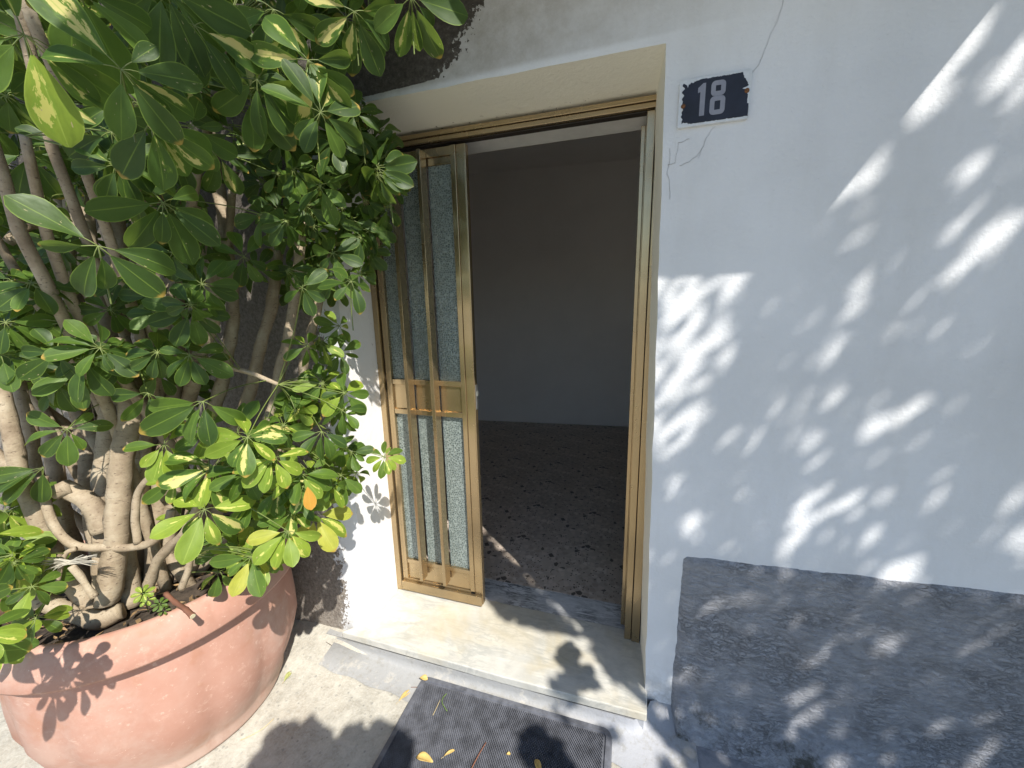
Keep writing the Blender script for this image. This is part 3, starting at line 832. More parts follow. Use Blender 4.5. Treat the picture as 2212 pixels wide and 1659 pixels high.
for i in range(420):                                    # bits of bark and dead leaf on the soil
    a = rr.uniform(0, 6.28); r_ = 0.37 * math.sqrt(rr.random()); c_ = Vector((PC.x + r_ * math.cos(a), PC.y + r_ * math.sin(a), SZ + 0.012 + rr.random() * .012))
    u = Vector((rr.uniform(-1, 1), rr.uniform(-1, 1), rr.uniform(-.35, .35))).normalized(); v_ = u.cross(Vector((rr.uniform(-.4, .4), rr.uniform(-.4, .4), 1))).normalized()
    l_ = rr.uniform(.006, .022); w_ = rr.uniform(.002, .008)
    b.add([c_ - u * l_, c_ - v_ * w_ + Vector((0, 0, .003)), c_ + u * l_, c_ + v_ * w_], [(0, 1, 2, 3)])
b.build('leaf_litter', M['litter'], pot, kind='stuff')

# ------------------------------------------------------------------ the shrub
shrub = empty('umbrella_shrub', (0, 0, 0), 'tall variegated umbrella shrub growing in the terracotta pot', 'shrub')


def bez(pts, k=6):
    """Catmull-Rom through the points"""
    P = [Vector(p) for p in pts]; P = [P[0] * 2 - P[1]] + P + [P[-1] * 2 - P[-2]]; o = []
    for i in range(1, len(P) - 2):
        for j in range(k):
            t = j / k
            o.append(0.5 * ((2 * P[i]) + (P[i + 1] - P[i - 1]) * t + (2 * P[i - 1] - 5 * P[i] + 4 * P[i + 1] - P[i + 2]) * t * t + (3 * P[i] - P[i - 1] - 3 * P[i + 1] + P[i + 2]) * t ** 3))
    o.append(P[-2]); return o


STEMS = []


def stem(pts, r0, r1, mat='bark', n_=10, lump=0.22, label=None):
    c = bez(pts, 7); N = len(c)
    for i, p in enumerate(c): p += Vector((noise.noise(p * 6 + Vector((r0 * 900, 0, 0))), noise.noise(p * 6 + Vector((0, r0 * 900, 5))), 0)) * 0.008
    rad = [r0 + (r1 - r0) * i / (N - 1) for i in range(N)]
    for i in range(N):
        rad[i] *= 1 + 0.06 * noise.noise(c[i] * 25)
    q = MB(); q.tube(c, rad, n_, lump=lump)
    o = q.build('stem', M[mat], shrub, smooth=True)
    STEMS.append(c)
    return o


def S(lst, wpx, d0, d1, base=None, taper=0.8, mat='bark'):
    """a stem seen along the pixels lst, at depths d0 to d1"""
    N = len(lst); P = [at(x, y, d0 + (d1 - d0) * i / (N - 1)) for i, (x, y) in enumerate(lst)]
    if base is not None: P = [Vector(base)] + P
    r = wpx / 2 * d0 / FPX
    return stem(P, r, r * taper, mat)


sb = lambda x, y: (x, y, SZ - 0.03)
S([(238, 1300), (246, 1190), (256, 1070), (268, 980), (276, 880), (240, 760), (205, 640), (190, 500), (150, 330)], 44, 1.20, 1.22, None)
S([(222, 1330), (224, 1200), (220, 1110), (226, 1000), (234, 890), (262, 760), (262, 620), (250, 450), (262, 300)], 37, 1.225, 1.30)
S([(222, 1150), (196, 1095), (150, 1062), (130, 1050)], 36, 1.215, 1.19, None, 0.92)
S([(120, 1065), (150, 1050)], 33, 1.18, 1.19, None, 1.0)
S([(285, 1310), (278, 1200), (290, 1080), (300, 990), (318, 870), (345, 740), (352, 610), (345, 480), (330, 330)], 34, 1.27, 1.36)
S([(90, 1030), (100, 1090), (128, 1150), (165, 1178), (225, 1183), (290, 1182), (335, 1165), (362, 1132), (372, 1100)], 17, 1.165, 1.20, None, 1.0)
S([(298, 1172), (291, 1120), (296, 1065), (318, 1035), (345, 1020)], 16, 1.185, 1.16, None, 0.8)
S([(322, 1265), (342, 1215), (370, 1180), (400, 1150), (430, 1090), (452, 1020)], 22, 1.24, 1.14, None, 0.6)
S([(205, 1330), (150, 1250), (100, 1170), (60, 1060), (30, 950), (0, 850), (-40, 700)], 33, 1.20, 1.12)
S([(262, 1318), (215, 1338), (150, 1322), (90, 1300), (30, 1275), (-40, 1230), (-120, 1150)], 36, 1.21, 1.08)
S([(180, 1310), (140, 1240), (118, 1180), (100, 1110), (70, 1000), (60, 900), (20, 780), (-10, 640)], 30, 1.25, 1.22)
S([(190, 1290), (160, 1180), (130, 1080), (110, 950), (60, 830), (48, 700), (10, 520), (-20, 400)], 34, 1.33, 1.35)
S([(245, 1290), (200, 1130), (185, 1000), (170, 900), (130, 780), (112, 640), (90, 480), (70, 300)], 32, 1.34, 1.40)
S([(330, 1290), (340, 1130), (350, 1000), (375, 860), (380, 700), (372, 560), (340, 470), (310, 380), (265, 330)], 30, 1.36, 1.30)
S([(350, 1290), (372, 1100), (390, 950), (420, 820), (455, 700), (462, 620), (430, 490), (405, 380)], 30, 1.38, 1.26)
S([(375, 1270), (420, 1080), (450, 930), (490, 780), (500, 640), (490, 520), (470, 390), (450, 250)], 28, 1.42, 1.36)
S([(390, 1260), (450, 1090), (500, 950), (545, 830), (570, 720), (590, 640), (600, 540), (590, 420)], 26, 1.44, 1.42)
S([(400, 1250), (480, 1080), (550, 960), (590, 870), (610, 790), (625, 735), (640, 600), (650, 480)], 25, 1.40, 1.34)
S([(420, 1250), (520, 1120), (590, 1000), (640, 900), (655, 830), (660, 770), (690, 640), (705, 540)], 22, 1.44, 1.40)
S([(300, 1260), (305, 1100), (322, 950), (330, 820), (300, 640), (298, 500), (275, 380)], 28, 1.42, 1.45)
S([(260, 1270), (250, 1130), (262, 1010), (208, 860), (175, 700), (160, 560), (165, 420)], 30, 1.42, 1.48)
S([(60, 790), (120, 760), (200, 740), (290, 770), (330, 790), (430, 800)], 16, 1.15, 1.25, None, 0.8)
S([(330, 795), (420, 790), (520, 800), (600, 830)], 13, 1.22, 1.22, None, 0.7)
S([(20, 520), (60, 490), (140, 470), (230, 445), (320, 425)], 22, 1.10, 1.30, None, 0.7)
S([(240, 750), (262, 735), (285, 760), (300, 780)], 15, 1.13, 1.12, None, 0.8)
S([(165, 1185), (140, 1200), (120, 1260)], 11, 1.14, 1.12, None, 0.8)
S([(395, 1270), (410, 1230), (412, 1190), (406, 1160)], 15, 1.16, 1.15, None, 0.7)
stem([at(-120, 1150, 1.08), at(-170, 1280, 0.88), at(-110, 1390, 0.77), at(-55, 1402, 0.745)], .007, .003)
rs = random.Random(77)
for i in range(22):                                     # further stems filling the thicket towards the wall and beyond the frame
    a = rs.uniform(0.1, 3.1) if i % 3 else rs.uniform(3.1, 6.2); r_ = 0.26 * math.sqrt(rs.random())
    p0 = Vector((PC.x + r_ * math.cos(a), PC.y + abs(r_ * math.sin(a)) * (1 if i % 3 else -0.4), SZ - 0.02))
    p3 = Vector((PC.x + rs.uniform(-1.0, 0.55), min(-0.07, PC.y + rs.uniform(-0.35, 0.35)), rs.uniform(1.5, 2.7)))
    p1 = p0.lerp(p3, 0.33) + Vector((rs.uniform(-.06, .06), rs.uniform(-.05, .05), 0.1)); p2 = p0.lerp(p3, 0.7) + Vector((rs.uniform(-.08, .08), rs.uniform(-.05, .05), 0.05))
    if min(p1.y, p2.y) < -0.75: continue
    stem([p0, p1, p2, p3], rs.uniform(.013, .022), rs.uniform(.008, .012))

# leaflet shapes: obovate blade with a folded midrib and a drooping tip; local x = along, y = across, z = upper face


def leaflet(curl, fold, width, twist, base=0.0):
    NU, NV = 9, 4
    vs_, uv = [], []
    for i in range(NU + 1):
        u = i / NU
        wdt = width * (math.sin(math.pi * (u ** 1.12)) ** 0.60) * (0.60 + 0.62 * u) * 0.5
        if u > 0.93: wdt = max(wdt, width * 0.10)
        if i == 0: wdt = width * 0.03
        if i == NU: wdt = width * 0.05
        th = curl * (u ** 1.6)
        x = u * (1 - 0.16 * curl * u); z = -curl * 0.30 * u ** 2.1
        for j in range(NV + 1):
            v = 2 * j / NV - 1
            tw = twist * u
            zz = z + fold * abs(v) * wdt + math.sin(tw) * v * wdt + 0.012 * math.sin(u * 9 + v * 2 + twist * 9) * abs(v)
            vs_.append((x, v * wdt * math.cos(tw), zz)); uv.append((u, v))
    fs = [(i * 5 + j, (i + 1) * 5 + j, (i + 1) * 5 + j + 1, i * 5 + j + 1) for i in range(NU) for j in range(NV)]
    return vs_, fs, uv


SH = [leaflet(0.35, 0.22, 0.49, 0.0), leaflet(0.8, 0.35, 0.44, 0.35), leaflet(0.12, 0.12, 0.53, -0.25), leaflet(1.15, 0.45, 0.42, 0.5), leaflet(0.5, 0.30, 0.49, -0.45)]
LM = {}


def leafmesh(s, mt):
    if (s, mt) not in LM:
        q = MB(); q.add(SH[s][0], SH[s][1], 0, SH[s][2]); LM[(s, mt)] = q.mesh('leaflet', LEAF[mt], True)
    return LM[(s, mt)]


FOL = MB(); STALK = MB()
rl = random.Random(11)
VD = (CAM - Vector((-1.3, -0.4, 1.3))).normalized()
stemM = [p for c in STEMS for p in c]


def nearest_stem(P, back):
    best, bd = None, 9
    for q in stemM:
        d_ = (q - P).length + 0.5 * max(0, (P.z - 0.25) - q.z + 0) * 0
        if 0.05 < d_ < bd and q.z < P.z + 0.12: best, bd = q, d_
    return best, bd


SUNNY = []; SUNP = []
for (x, y, d_, r_) in ((75, 200, .62, .055), (40, 160, .62, .05), (130, 150, .64, .05), (170, 165, .66, .05), (225, 170, .68, .035), (335, 225, .72, .045), (890, 80, 1.0, .05), (925, 110, 1.0, .05), (990, 100, 1.0, .03), (610, 130, .95, .03), (690, 60, .95, .035), (740, 200, 1.0, .035), (590, 90, .95, .03), (110, 30, .62, .05), (155, 690, 1.0, .03), (640, 190, .95, .03), (25, 420, 1.0, .04), (720, 150, 1.0, .03), (200, 640, 1.0, .02)):
    P = at(x, y, d_); SUNP.append((P, r_)); SUNNY.append((P + SUN_TO * ((-0.6 - P.y) / SUN_TO.y), r_))


def rosette(P, n, Lf, mats, angles=None, k=8, hero=False, droop=None, ref=None, force=False):
    """a palmate leaf: stalk, hub and its leaflets"""
    n = n.normalized()
    if not force:
        for q, r_ in SUNP:
            d_ = P - q; t_ = d_.dot(SUN_TO)
            if t_ > 0.03 and (d_ - SUN_TO * t_).length < r_ * 0.6 + Lf * 0.75: return
    u = (CRIGHT if ref is None else ref); u = (u - n * u.dot(n)).normalized(); v = u.cross(n)   # v points down in the picture when n faces the camera
    if v.dot(CDOWN) < 0: v = -v
    if angles is None:
        a0 = rl.uniform(0, 360); angles = [a0 + 360.0 * i / k + rl.uniform(-13, 13) for i in range(k)]
    pet = 0.20 * Lf
    back, bd = nearest_stem(P, n)
    st = MB() if hero else STALK
    end = P - n * 0.05 + Vector((0, 0, -0.10)) if back is None or bd > 0.40 else back
    mid = P.lerp(end, 0.45) - n * 0.02 + Vector((0, 0, 0.015))
    st.tube(bez([P, mid, end], 4), 0.0016, 5, cap=False)
    cl = None; leafs = []
    for a in angles:
        th = math.radians(a)
        d0 = u * math.cos(th) + v * math.sin(th)
        dr = droop if droop is not None else rl.uniform(0.1, 0.55)
        dr += 0.25 * rl.uniform(-1, 1)
        d_ = (d0 * math.cos(dr) - n * math.sin(dr)).normalized()
        up = (n - d_ * n.dot(d_)).normalized()
        up = (Quaternion(d_, rl.uniform(-0.6, 0.6)) @ up)
        side = up.cross(d_).normalized()
        L = Lf * rl.uniform(0.80, 1.10) * (1 if rl.random() > 0.15 else 0.65)
        p0 = P + d_ * pet * 1.0
        st.tube([P, P + d0 * pet * 0.5 + n * 0.002, p0], 0.0010, 4, cap=False)
        mt = rl.choice(mats); s_ = rl.choices(range(5), (4, 3, 3, 1, 3))[0]
        Mx = Matrix((d_ * L, side * L, up * L)).transposed().to_4x4(); Mx.translation = p0
        leafs.append((s_, mt, Mx))
    if hero:
        cl = st.build('leaf_stalk', LEAFSTALK, shrub, smooth=True)
        for s_, mt, Mx in leafs:
            o = link('leaflet', leafmesh(s_, mt), cl); o.matrix_world = Mx; o.matrix_basis = Mx
    else:
        for s_, mt, Mx in leafs:
            vs_, fs, uv = SH[s_]
            FOL.add([Mx @ Vector(p) for p in vs_], fs, mt, uv, rl.random())


LEAFSTALK = mat_simple('green_leaf_stalk', (0.15, 0.19, 0.045), 0.5)
D, MI, VA, BR, YE, OR = range(6)
# the leaves that show largest: centre, leaflet length in the picture, picture angles (0 right, 90 down), kinds, how far it turns up
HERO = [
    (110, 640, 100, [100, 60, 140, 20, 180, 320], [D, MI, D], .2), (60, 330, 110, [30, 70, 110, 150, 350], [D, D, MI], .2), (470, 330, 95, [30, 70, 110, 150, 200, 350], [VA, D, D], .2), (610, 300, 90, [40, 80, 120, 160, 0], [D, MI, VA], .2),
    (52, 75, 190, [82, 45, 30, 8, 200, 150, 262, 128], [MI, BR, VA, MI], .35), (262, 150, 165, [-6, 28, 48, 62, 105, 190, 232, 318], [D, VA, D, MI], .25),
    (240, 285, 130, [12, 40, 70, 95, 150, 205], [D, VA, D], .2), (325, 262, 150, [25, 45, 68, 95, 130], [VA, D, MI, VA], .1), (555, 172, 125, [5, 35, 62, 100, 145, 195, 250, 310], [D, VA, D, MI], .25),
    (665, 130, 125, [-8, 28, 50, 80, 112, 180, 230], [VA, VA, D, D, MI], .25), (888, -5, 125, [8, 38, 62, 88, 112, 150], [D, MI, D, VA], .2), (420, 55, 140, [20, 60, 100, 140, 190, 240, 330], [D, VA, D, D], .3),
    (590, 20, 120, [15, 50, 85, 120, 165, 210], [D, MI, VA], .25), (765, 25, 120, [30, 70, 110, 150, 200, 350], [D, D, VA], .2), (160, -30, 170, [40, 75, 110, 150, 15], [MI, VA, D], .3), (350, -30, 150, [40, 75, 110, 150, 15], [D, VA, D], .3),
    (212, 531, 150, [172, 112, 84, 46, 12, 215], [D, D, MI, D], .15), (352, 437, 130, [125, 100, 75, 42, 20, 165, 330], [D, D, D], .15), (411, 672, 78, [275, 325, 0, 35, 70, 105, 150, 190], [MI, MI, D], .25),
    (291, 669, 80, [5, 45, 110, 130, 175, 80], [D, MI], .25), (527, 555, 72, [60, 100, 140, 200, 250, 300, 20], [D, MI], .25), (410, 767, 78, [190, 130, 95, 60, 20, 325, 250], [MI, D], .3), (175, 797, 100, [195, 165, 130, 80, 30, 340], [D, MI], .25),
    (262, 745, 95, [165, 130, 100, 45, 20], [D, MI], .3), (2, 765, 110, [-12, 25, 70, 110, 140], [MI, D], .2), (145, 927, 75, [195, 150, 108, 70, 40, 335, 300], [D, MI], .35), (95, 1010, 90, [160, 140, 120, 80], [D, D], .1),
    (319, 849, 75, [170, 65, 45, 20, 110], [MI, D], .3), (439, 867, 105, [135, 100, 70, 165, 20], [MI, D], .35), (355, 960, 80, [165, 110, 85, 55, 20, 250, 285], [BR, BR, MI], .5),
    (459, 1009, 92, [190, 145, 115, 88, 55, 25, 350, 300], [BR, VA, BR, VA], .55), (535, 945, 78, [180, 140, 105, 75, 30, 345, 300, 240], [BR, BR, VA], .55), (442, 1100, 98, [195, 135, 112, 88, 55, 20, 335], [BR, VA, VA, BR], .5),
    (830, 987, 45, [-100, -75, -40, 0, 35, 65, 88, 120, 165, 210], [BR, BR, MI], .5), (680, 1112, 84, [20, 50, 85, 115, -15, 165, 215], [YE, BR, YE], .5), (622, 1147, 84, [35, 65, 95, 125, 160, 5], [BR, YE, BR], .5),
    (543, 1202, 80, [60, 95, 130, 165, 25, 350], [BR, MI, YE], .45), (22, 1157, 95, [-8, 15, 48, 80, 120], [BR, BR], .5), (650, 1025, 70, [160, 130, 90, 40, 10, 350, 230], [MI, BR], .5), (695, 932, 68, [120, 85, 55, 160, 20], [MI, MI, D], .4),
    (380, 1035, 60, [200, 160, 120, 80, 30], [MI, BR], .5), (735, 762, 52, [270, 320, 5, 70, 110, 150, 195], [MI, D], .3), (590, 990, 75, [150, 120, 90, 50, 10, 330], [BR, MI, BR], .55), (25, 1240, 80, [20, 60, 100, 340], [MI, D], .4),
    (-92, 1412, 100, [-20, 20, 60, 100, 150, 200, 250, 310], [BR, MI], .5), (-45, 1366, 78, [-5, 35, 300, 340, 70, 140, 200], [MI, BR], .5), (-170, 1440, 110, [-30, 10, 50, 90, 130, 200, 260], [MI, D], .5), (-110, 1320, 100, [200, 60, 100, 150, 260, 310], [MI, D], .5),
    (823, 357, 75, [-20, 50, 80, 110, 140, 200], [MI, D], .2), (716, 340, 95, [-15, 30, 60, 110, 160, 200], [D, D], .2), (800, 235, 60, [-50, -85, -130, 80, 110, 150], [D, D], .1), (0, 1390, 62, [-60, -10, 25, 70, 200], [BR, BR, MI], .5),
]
n_ind = 0
for (px_, py_, lp, ang, mats, upk) in sorted(HERO, key=lambda h: -h[2]):
    dep = max(0.60, min(1.42, 0.125 * FPX / lp))
    if lp < 80: dep = max(1.02, min(1.25, 0.095 * FPX / lp))
    if (px_, py_) == (830, 987): dep = 1.515
    if px_ > 700 and py_ > 200 and lp < 100 and px_ != 830: dep = 1.40
    if py_ > 940 and px_ < 640 and dep > 1.13: dep = 1.13
    if py_ > 1130 and px_ > 500: dep = 1.12
    if py_ > 1350: dep = 1.02
    if px_ < -20 and py_ > 1310: dep = 0.74
    lp *= 0.84
    P = at(px_, py_, dep)
    n_ = ((CAM - P).normalized() * 1.0 + Vector((0.1, -0.1, 1.0)) * upk)
    rosette(P, n_, lp * dep / FPX / (0.97 if upk < .3 else 0.93), mats, ang, hero=n_ind <= 292 and px_ > -40, droop=0.22, force=True)
    if px_ > -40: n_ind += len(ang)



def inpoly(x, y, poly):
    r = False; j = len(poly) - 1
    for i in range(len(poly)):
        if (poly[i][1] > y) != (poly[j][1] > y) and x < (poly[j][0] - poly[i][0]) * (y - poly[i][1]) / (poly[j][1] - poly[i][1]) + poly[i][0]: r = not r
        j = i
    return r


def fill(poly, count, dr, lr, mats, upk=(0.1, 0.6)):
    x0, x1 = min(p[0] for p in poly), max(p[0] for p in poly); y0, y1 = min(p[1] for p in poly), max(p[1] for p in poly); c = 0; tries = 0
    while c < count and tries < 4000:
        tries += 1
        x, y = rl.uniform(x0, x1), rl.uniform(y0, y1)
        if not inpoly(x, y, poly): continue
        P = at(x, y, rl.uniform(*dr))
        if P.y > -0.05: continue
        n_ = (CAM - P).normalized() * 0.8 + Vector((rl.uniform(-.6, .6), rl.uniform(-.5, .3), rl.uniform(*upk)))
        rosette(P, n_, rl.uniform(*lr), mats, None, rl.choice((6, 7, 8, 8, 9)), droop=rl.uniform(0.15, 0.75)); c += 1


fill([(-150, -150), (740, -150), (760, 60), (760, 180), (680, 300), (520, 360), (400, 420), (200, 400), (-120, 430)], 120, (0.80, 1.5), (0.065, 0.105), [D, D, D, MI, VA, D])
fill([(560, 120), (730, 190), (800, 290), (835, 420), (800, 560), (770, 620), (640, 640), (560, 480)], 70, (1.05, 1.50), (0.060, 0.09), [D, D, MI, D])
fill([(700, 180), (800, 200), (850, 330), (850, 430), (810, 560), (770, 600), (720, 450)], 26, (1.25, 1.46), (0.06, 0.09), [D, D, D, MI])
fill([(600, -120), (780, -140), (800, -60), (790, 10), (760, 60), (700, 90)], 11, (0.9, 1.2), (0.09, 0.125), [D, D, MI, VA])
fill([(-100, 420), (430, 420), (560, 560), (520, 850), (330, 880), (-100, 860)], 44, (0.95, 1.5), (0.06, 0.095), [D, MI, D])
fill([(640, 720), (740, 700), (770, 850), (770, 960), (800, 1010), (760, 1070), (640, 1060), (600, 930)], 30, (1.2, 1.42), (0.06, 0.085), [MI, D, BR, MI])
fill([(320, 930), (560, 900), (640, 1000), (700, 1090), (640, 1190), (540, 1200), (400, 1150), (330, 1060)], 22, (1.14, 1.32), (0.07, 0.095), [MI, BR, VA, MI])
fill([(-80, 1090), (60, 1100), (100, 1190), (60, 1260), (-80, 1300)], 6, (1.0, 1.2), (0.07, 0.10), [MI, BR, D])


fill([(-100, 180), (330, 200), (430, 420), (430, 640), (300, 860), (-100, 880)], 105, (0.95, 1.5), (0.055, 0.085), [D, D, MI, D])
fill([(-20, 1180), (110, 1200), (150, 1290), (60, 1350), (-20, 1350)], 7, (0.98, 1.12), (0.055, 0.075), [MI, BR, D])
fill([(420, 1180), (560, 1150), (620, 1190), (560, 1230), (470, 1240)], 6, (1.12, 1.22), (0.06, 0.08), [BR, MI])


def boxfill(lo, hi, count, lr, mats):
    for _ in range(count):
        P = Vector([rl.uniform(a_, c_) for a_, c_ in zip(lo, hi)])
        x, y, d_ = view(P)
        if d_ < 0.35 and (P - CAM).length < 0.9: continue
        if d_ > 0.2 and x > 640 and y > -60: continue
        rosette(P, Vector((rl.uniform(-.5, .6), rl.uniform(-1, 0.1), rl.uniform(.2, 1.0))), rl.uniform(*lr), mats, None, 8)


boxfill((-2.7, -1.0, 2.45), (-1.15, -0.15, 3.05), 70, (0.10, 0.14), [D, MI, VA, D])
boxfill((-3.0, -0.95, 0.9), (-2.35, -0.10, 2.5), 50, (0.09, 0.13), [D, MI, D])
boxfill((-0.9, -0.95, 2.40), (-0.35, -0.58, 2.75), 12, (0.09, 0.13), [D, MI])
FOL.build('foliage', LEAF, shrub, smooth=True, kind='stuff')
STALK.build('leaf_stalks', LEAFSTALK, shrub, smooth=True, kind='stuff')

# two leaves that have turned orange, frayed dead stub
for (x, y, d_, ln, ang) in ((664, 1052, 1.10, 52, 80), (48, 1228, 1.03, 105, 5)):
    P = at(x, y, d_); a = math.radians(ang); dr_ = (CRIGHT * math.cos(a) + CDOWN * math.sin(a)).normalized(); up = (CAM - P).normalized(); up = (up - dr_ * up.dot(dr_)).normalized()
    Mx = Matrix((dr_, up.cross(dr_), up)).transposed().to_4x4() @ Matrix.Scale(ln * d_ / FPX, 4); Mx.translation = P
    if ang == 5: Mx.translation = P - dr_ * 95 * d_ / FPX
    o = link('leaflet', leafmesh(2, OR), shrub, label='orange withered leaflet'); o.matrix_basis = Mx
b = MB(); rr = random.Random(8)
for s_, cx_ in ((-1, 150), (1, 150)):
    for i in range(26):
        p0 = at(cx_ + rr.uniform(-6, 6), 1215 + rr.uniform(-4, 4), 1.10); p1 = at(cx_ + s_ * rr.uniform(25, 66), 1215 + rr.uniform(-18, 14) - (6 if s_ > 0 else -4), 1.10 + rr.uniform(-.02, .02))
        b.tube([p0, p0.lerp(p1, .5) + Vector((0, 0, .003)), p1], [.0016, .0012, .0006], 4)
b.build('frayed_stub', M['fluff'], shrub, label='frayed pale dead stub')
b = MB(); b.tube(bez([at(205, 1290, 1.12), at(180, 1255, 1.11), at(155, 1222, 1.10)], 8), [.009] * 17, 8, lump=.5); b.build('stem', M['bark'], shrub, smooth=True)

# cut branch lying over the rim
cb = empty('cut_branch', (0, 0, 0), 'short brown cut branch with a pale end lying over the pot rim', 'branch')
b = MB(); cpts = bez([at(358, 1283, 1.20), at(380, 1302, 1.175), at(402, 1318, 1.150), at(416, 1331, 1.135)], 5)
b.tube(cpts, [.0068 * (1 + .18 * (i % 5 == 0)) for i in range(len(cpts))], 9, lump=.3); b.build('twig', M['darktwig'] if False else M['twig'], cb, smooth=True)
b = MB(); t_ = (cpts[-1] - cpts[-2]).normalized(); b.tube([cpts[-1] + t_ * .0002, cpts[-1] + t_ * .0022], .0069, 9); b.build('cut_end', M['fresh'], cb)

# seedlings on the soil
for nm, lb, cpx, LL, mt_ in (('seedling', 'pale green seedling sprouting at the front of the pot soil', (309, 1282, 1.17), .026, 3), ('clover_weed', 'low green clover weed against the inner pot rim', (345, 1305, 1.165), .018, 1)):
    sd = empty(nm, (0, 0, 0), lb, 'seedling' if nm == 'seedling' else 'weed')
    base = on(cpx[0] + 12, cpx[1] + 40, 2, SZ + 0.01) if nm == 'seedling' else at(cpx[0], cpx[1] + 14, cpx[2] + .02)
    P = at(*cpx); b = MB(); b.tube(bez([base, base.lerp(P, .6) + Vector((0, 0, .01)), P], 4), .0011, 5); b.build('stalk', M['green'], sd)
    for q in range(2):
        for a in range(0, 360, 60 if q else 52):
            th = math.radians(a + 20 * q); C_ = P + Vector((0.012 * q, 0, -0.018 * q))
            n_ = ((CAM - P).normalized() + Vector((0, 0, .8))).normalized(); u = (CRIGHT - n_ * CRIGHT.dot(n_)).normalized(); v = n_.cross(u)
            d_ = (u * math.cos(th) + v * math.sin(th)); side = n_.cross(d_)
            Mx = Matrix((d_, side, n_)).transposed().to_4x4() @ Matrix.Scale(LL * (1 if q == 0 else .7), 4); Mx.translation = C_ + d_ * .004
            o = link('leaflet', leafmesh(2 if a % 104 else 0, mt_), sd); o.matrix_basis = Mx

# ------------------------------------------------------------------ fallen leaves, twigs


def fallen(name, label, cat, px_, py_, z, ln, ang, mt, curl=0.25, wd=0.42, grp=None, stalk=True):
    P = on(px_, py_, 2, z)
    vs_, fs, uv = leaflet(curl, 0.5, wd, 0.3)
    q = MB(); q.add([(x * ln - ln / 2, y * ln, (zz + 0.12 * curl + 0.10 * abs(y) * 2) * ln + 0.0025) for x, y, zz in vs_], fs, 0, uv)
    o = q.build(name, M[mt], None, smooth=True, label=label, category=cat)
    if grp: o['group'] = grp
    sd_ = o.modifiers.new('solid', 'SOLIDIFY'); sd_.thickness = 0.0006
    o.location = P; o.rotation_euler = (0, 0, math.radians(ang))
    if stalk:
        k_ = MB(); k_.tube([(-ln * .5, 0, .003), (-ln * .62, .002, .0022), (-ln * .72, .001, .002)], .0007, 5)
        s_ = k_.build('leaf_stalk', M['straw'], None); s_.parent = o
    return o


g_ = 'dry leaves fallen around the doormat'
fallen('dry_leaf', 'broad dry yellow leaf lying flat near the left of the doormat', 'leaf', 917, 1641, MT, .066, 178, 'dry', .25, .48, g_, False)
fallen('dry_leaf', 'narrow curled dry leaf on the doormat beside the broad yellow one', 'leaf', 972, 1627, MT, .046, 52, 'dry', .6, .22, g_)
fallen('dry_leaf', 'dry leaf at the bottom middle of the doormat, cut by the picture edge', 'leaf', 1163, 1660, MT, .062, 118, 'dry', .3, .36, g_, False)
fallen('dry_leaf', 'brown-spotted yellow leaf on the top left corner of the doormat', 'leaf', 916, 1467, MT, .036, 12, 'dry', .5, .62, g_, False)
fallen('dry_leaf', 'slender yellow leaf on the concrete left of the doormat', 'leaf', 876, 1503, gz(-.85, -.2) + .001, .062, 70, 'dry', .4, .30, g_)
fallen('pale_leaf', 'pale green leaf on the concrete close to the pot', 'leaf', 622, 1462, gz(-1.2, -.28) + .001, .046, 100, 'palegreen', .15, .42, g_)
fallen('dry_leaf', 'tiny crumpled dry leaf in the shaded middle of the doormat', 'leaf', 1044 + 55, 1600 + 30, MT, .016, 30, 'dry', .7, .6, g_, False)


def twig(name, label, pts, r, mt, z, cat='twig'):
    P = [on(x, y, 2, z) + Vector((0, 0, r + .0006)) for x, y in pts]
    q = MB(); q.tube(bez(P, 4), r, 6, lump=.3); return q.build(name, M[mt], None, smooth=True, label=label, category=cat)


twig('twig', 'reddish brown twig lying on the doormat', [(1050, 1605), (1035, 1630), (1020, 1659), (1010, 1680)], .0019, 'twig', MT)
twig('straw', 'short straw-coloured stick on the upper left of the doormat', [(951, 1512), (943, 1530), (935, 1546)], .0011, 'straw', MT)
twig('green_shoot', 'curved bit of green stem on the upper left of the doormat', [(965, 1499), (957, 1508), (955, 1518), (960, 1528), (966, 1537)], .0013, 'green', MT, 'plant scrap')
twig('twig', 'thin dark twig on the concrete near the step corner', [(669, 1367), (695, 1382), (723, 1399)], .0012, 'darktwig', gz(-1.3, -.15) + .004)
twig('straw', 'long yellow leaf stalk on the concrete beside the pot', [(592, 1553), (570, 1573), (545, 1588), (520, 1600)], .0012, 'straw', gz(-1.2, -.45) + .002)
twig('twig', 'small reddish stalk beside the left edge of the doormat', [(888, 1485), (898, 1485), (908, 1486)], .0009, 'twig', gz(-.8, -.16) + .004)

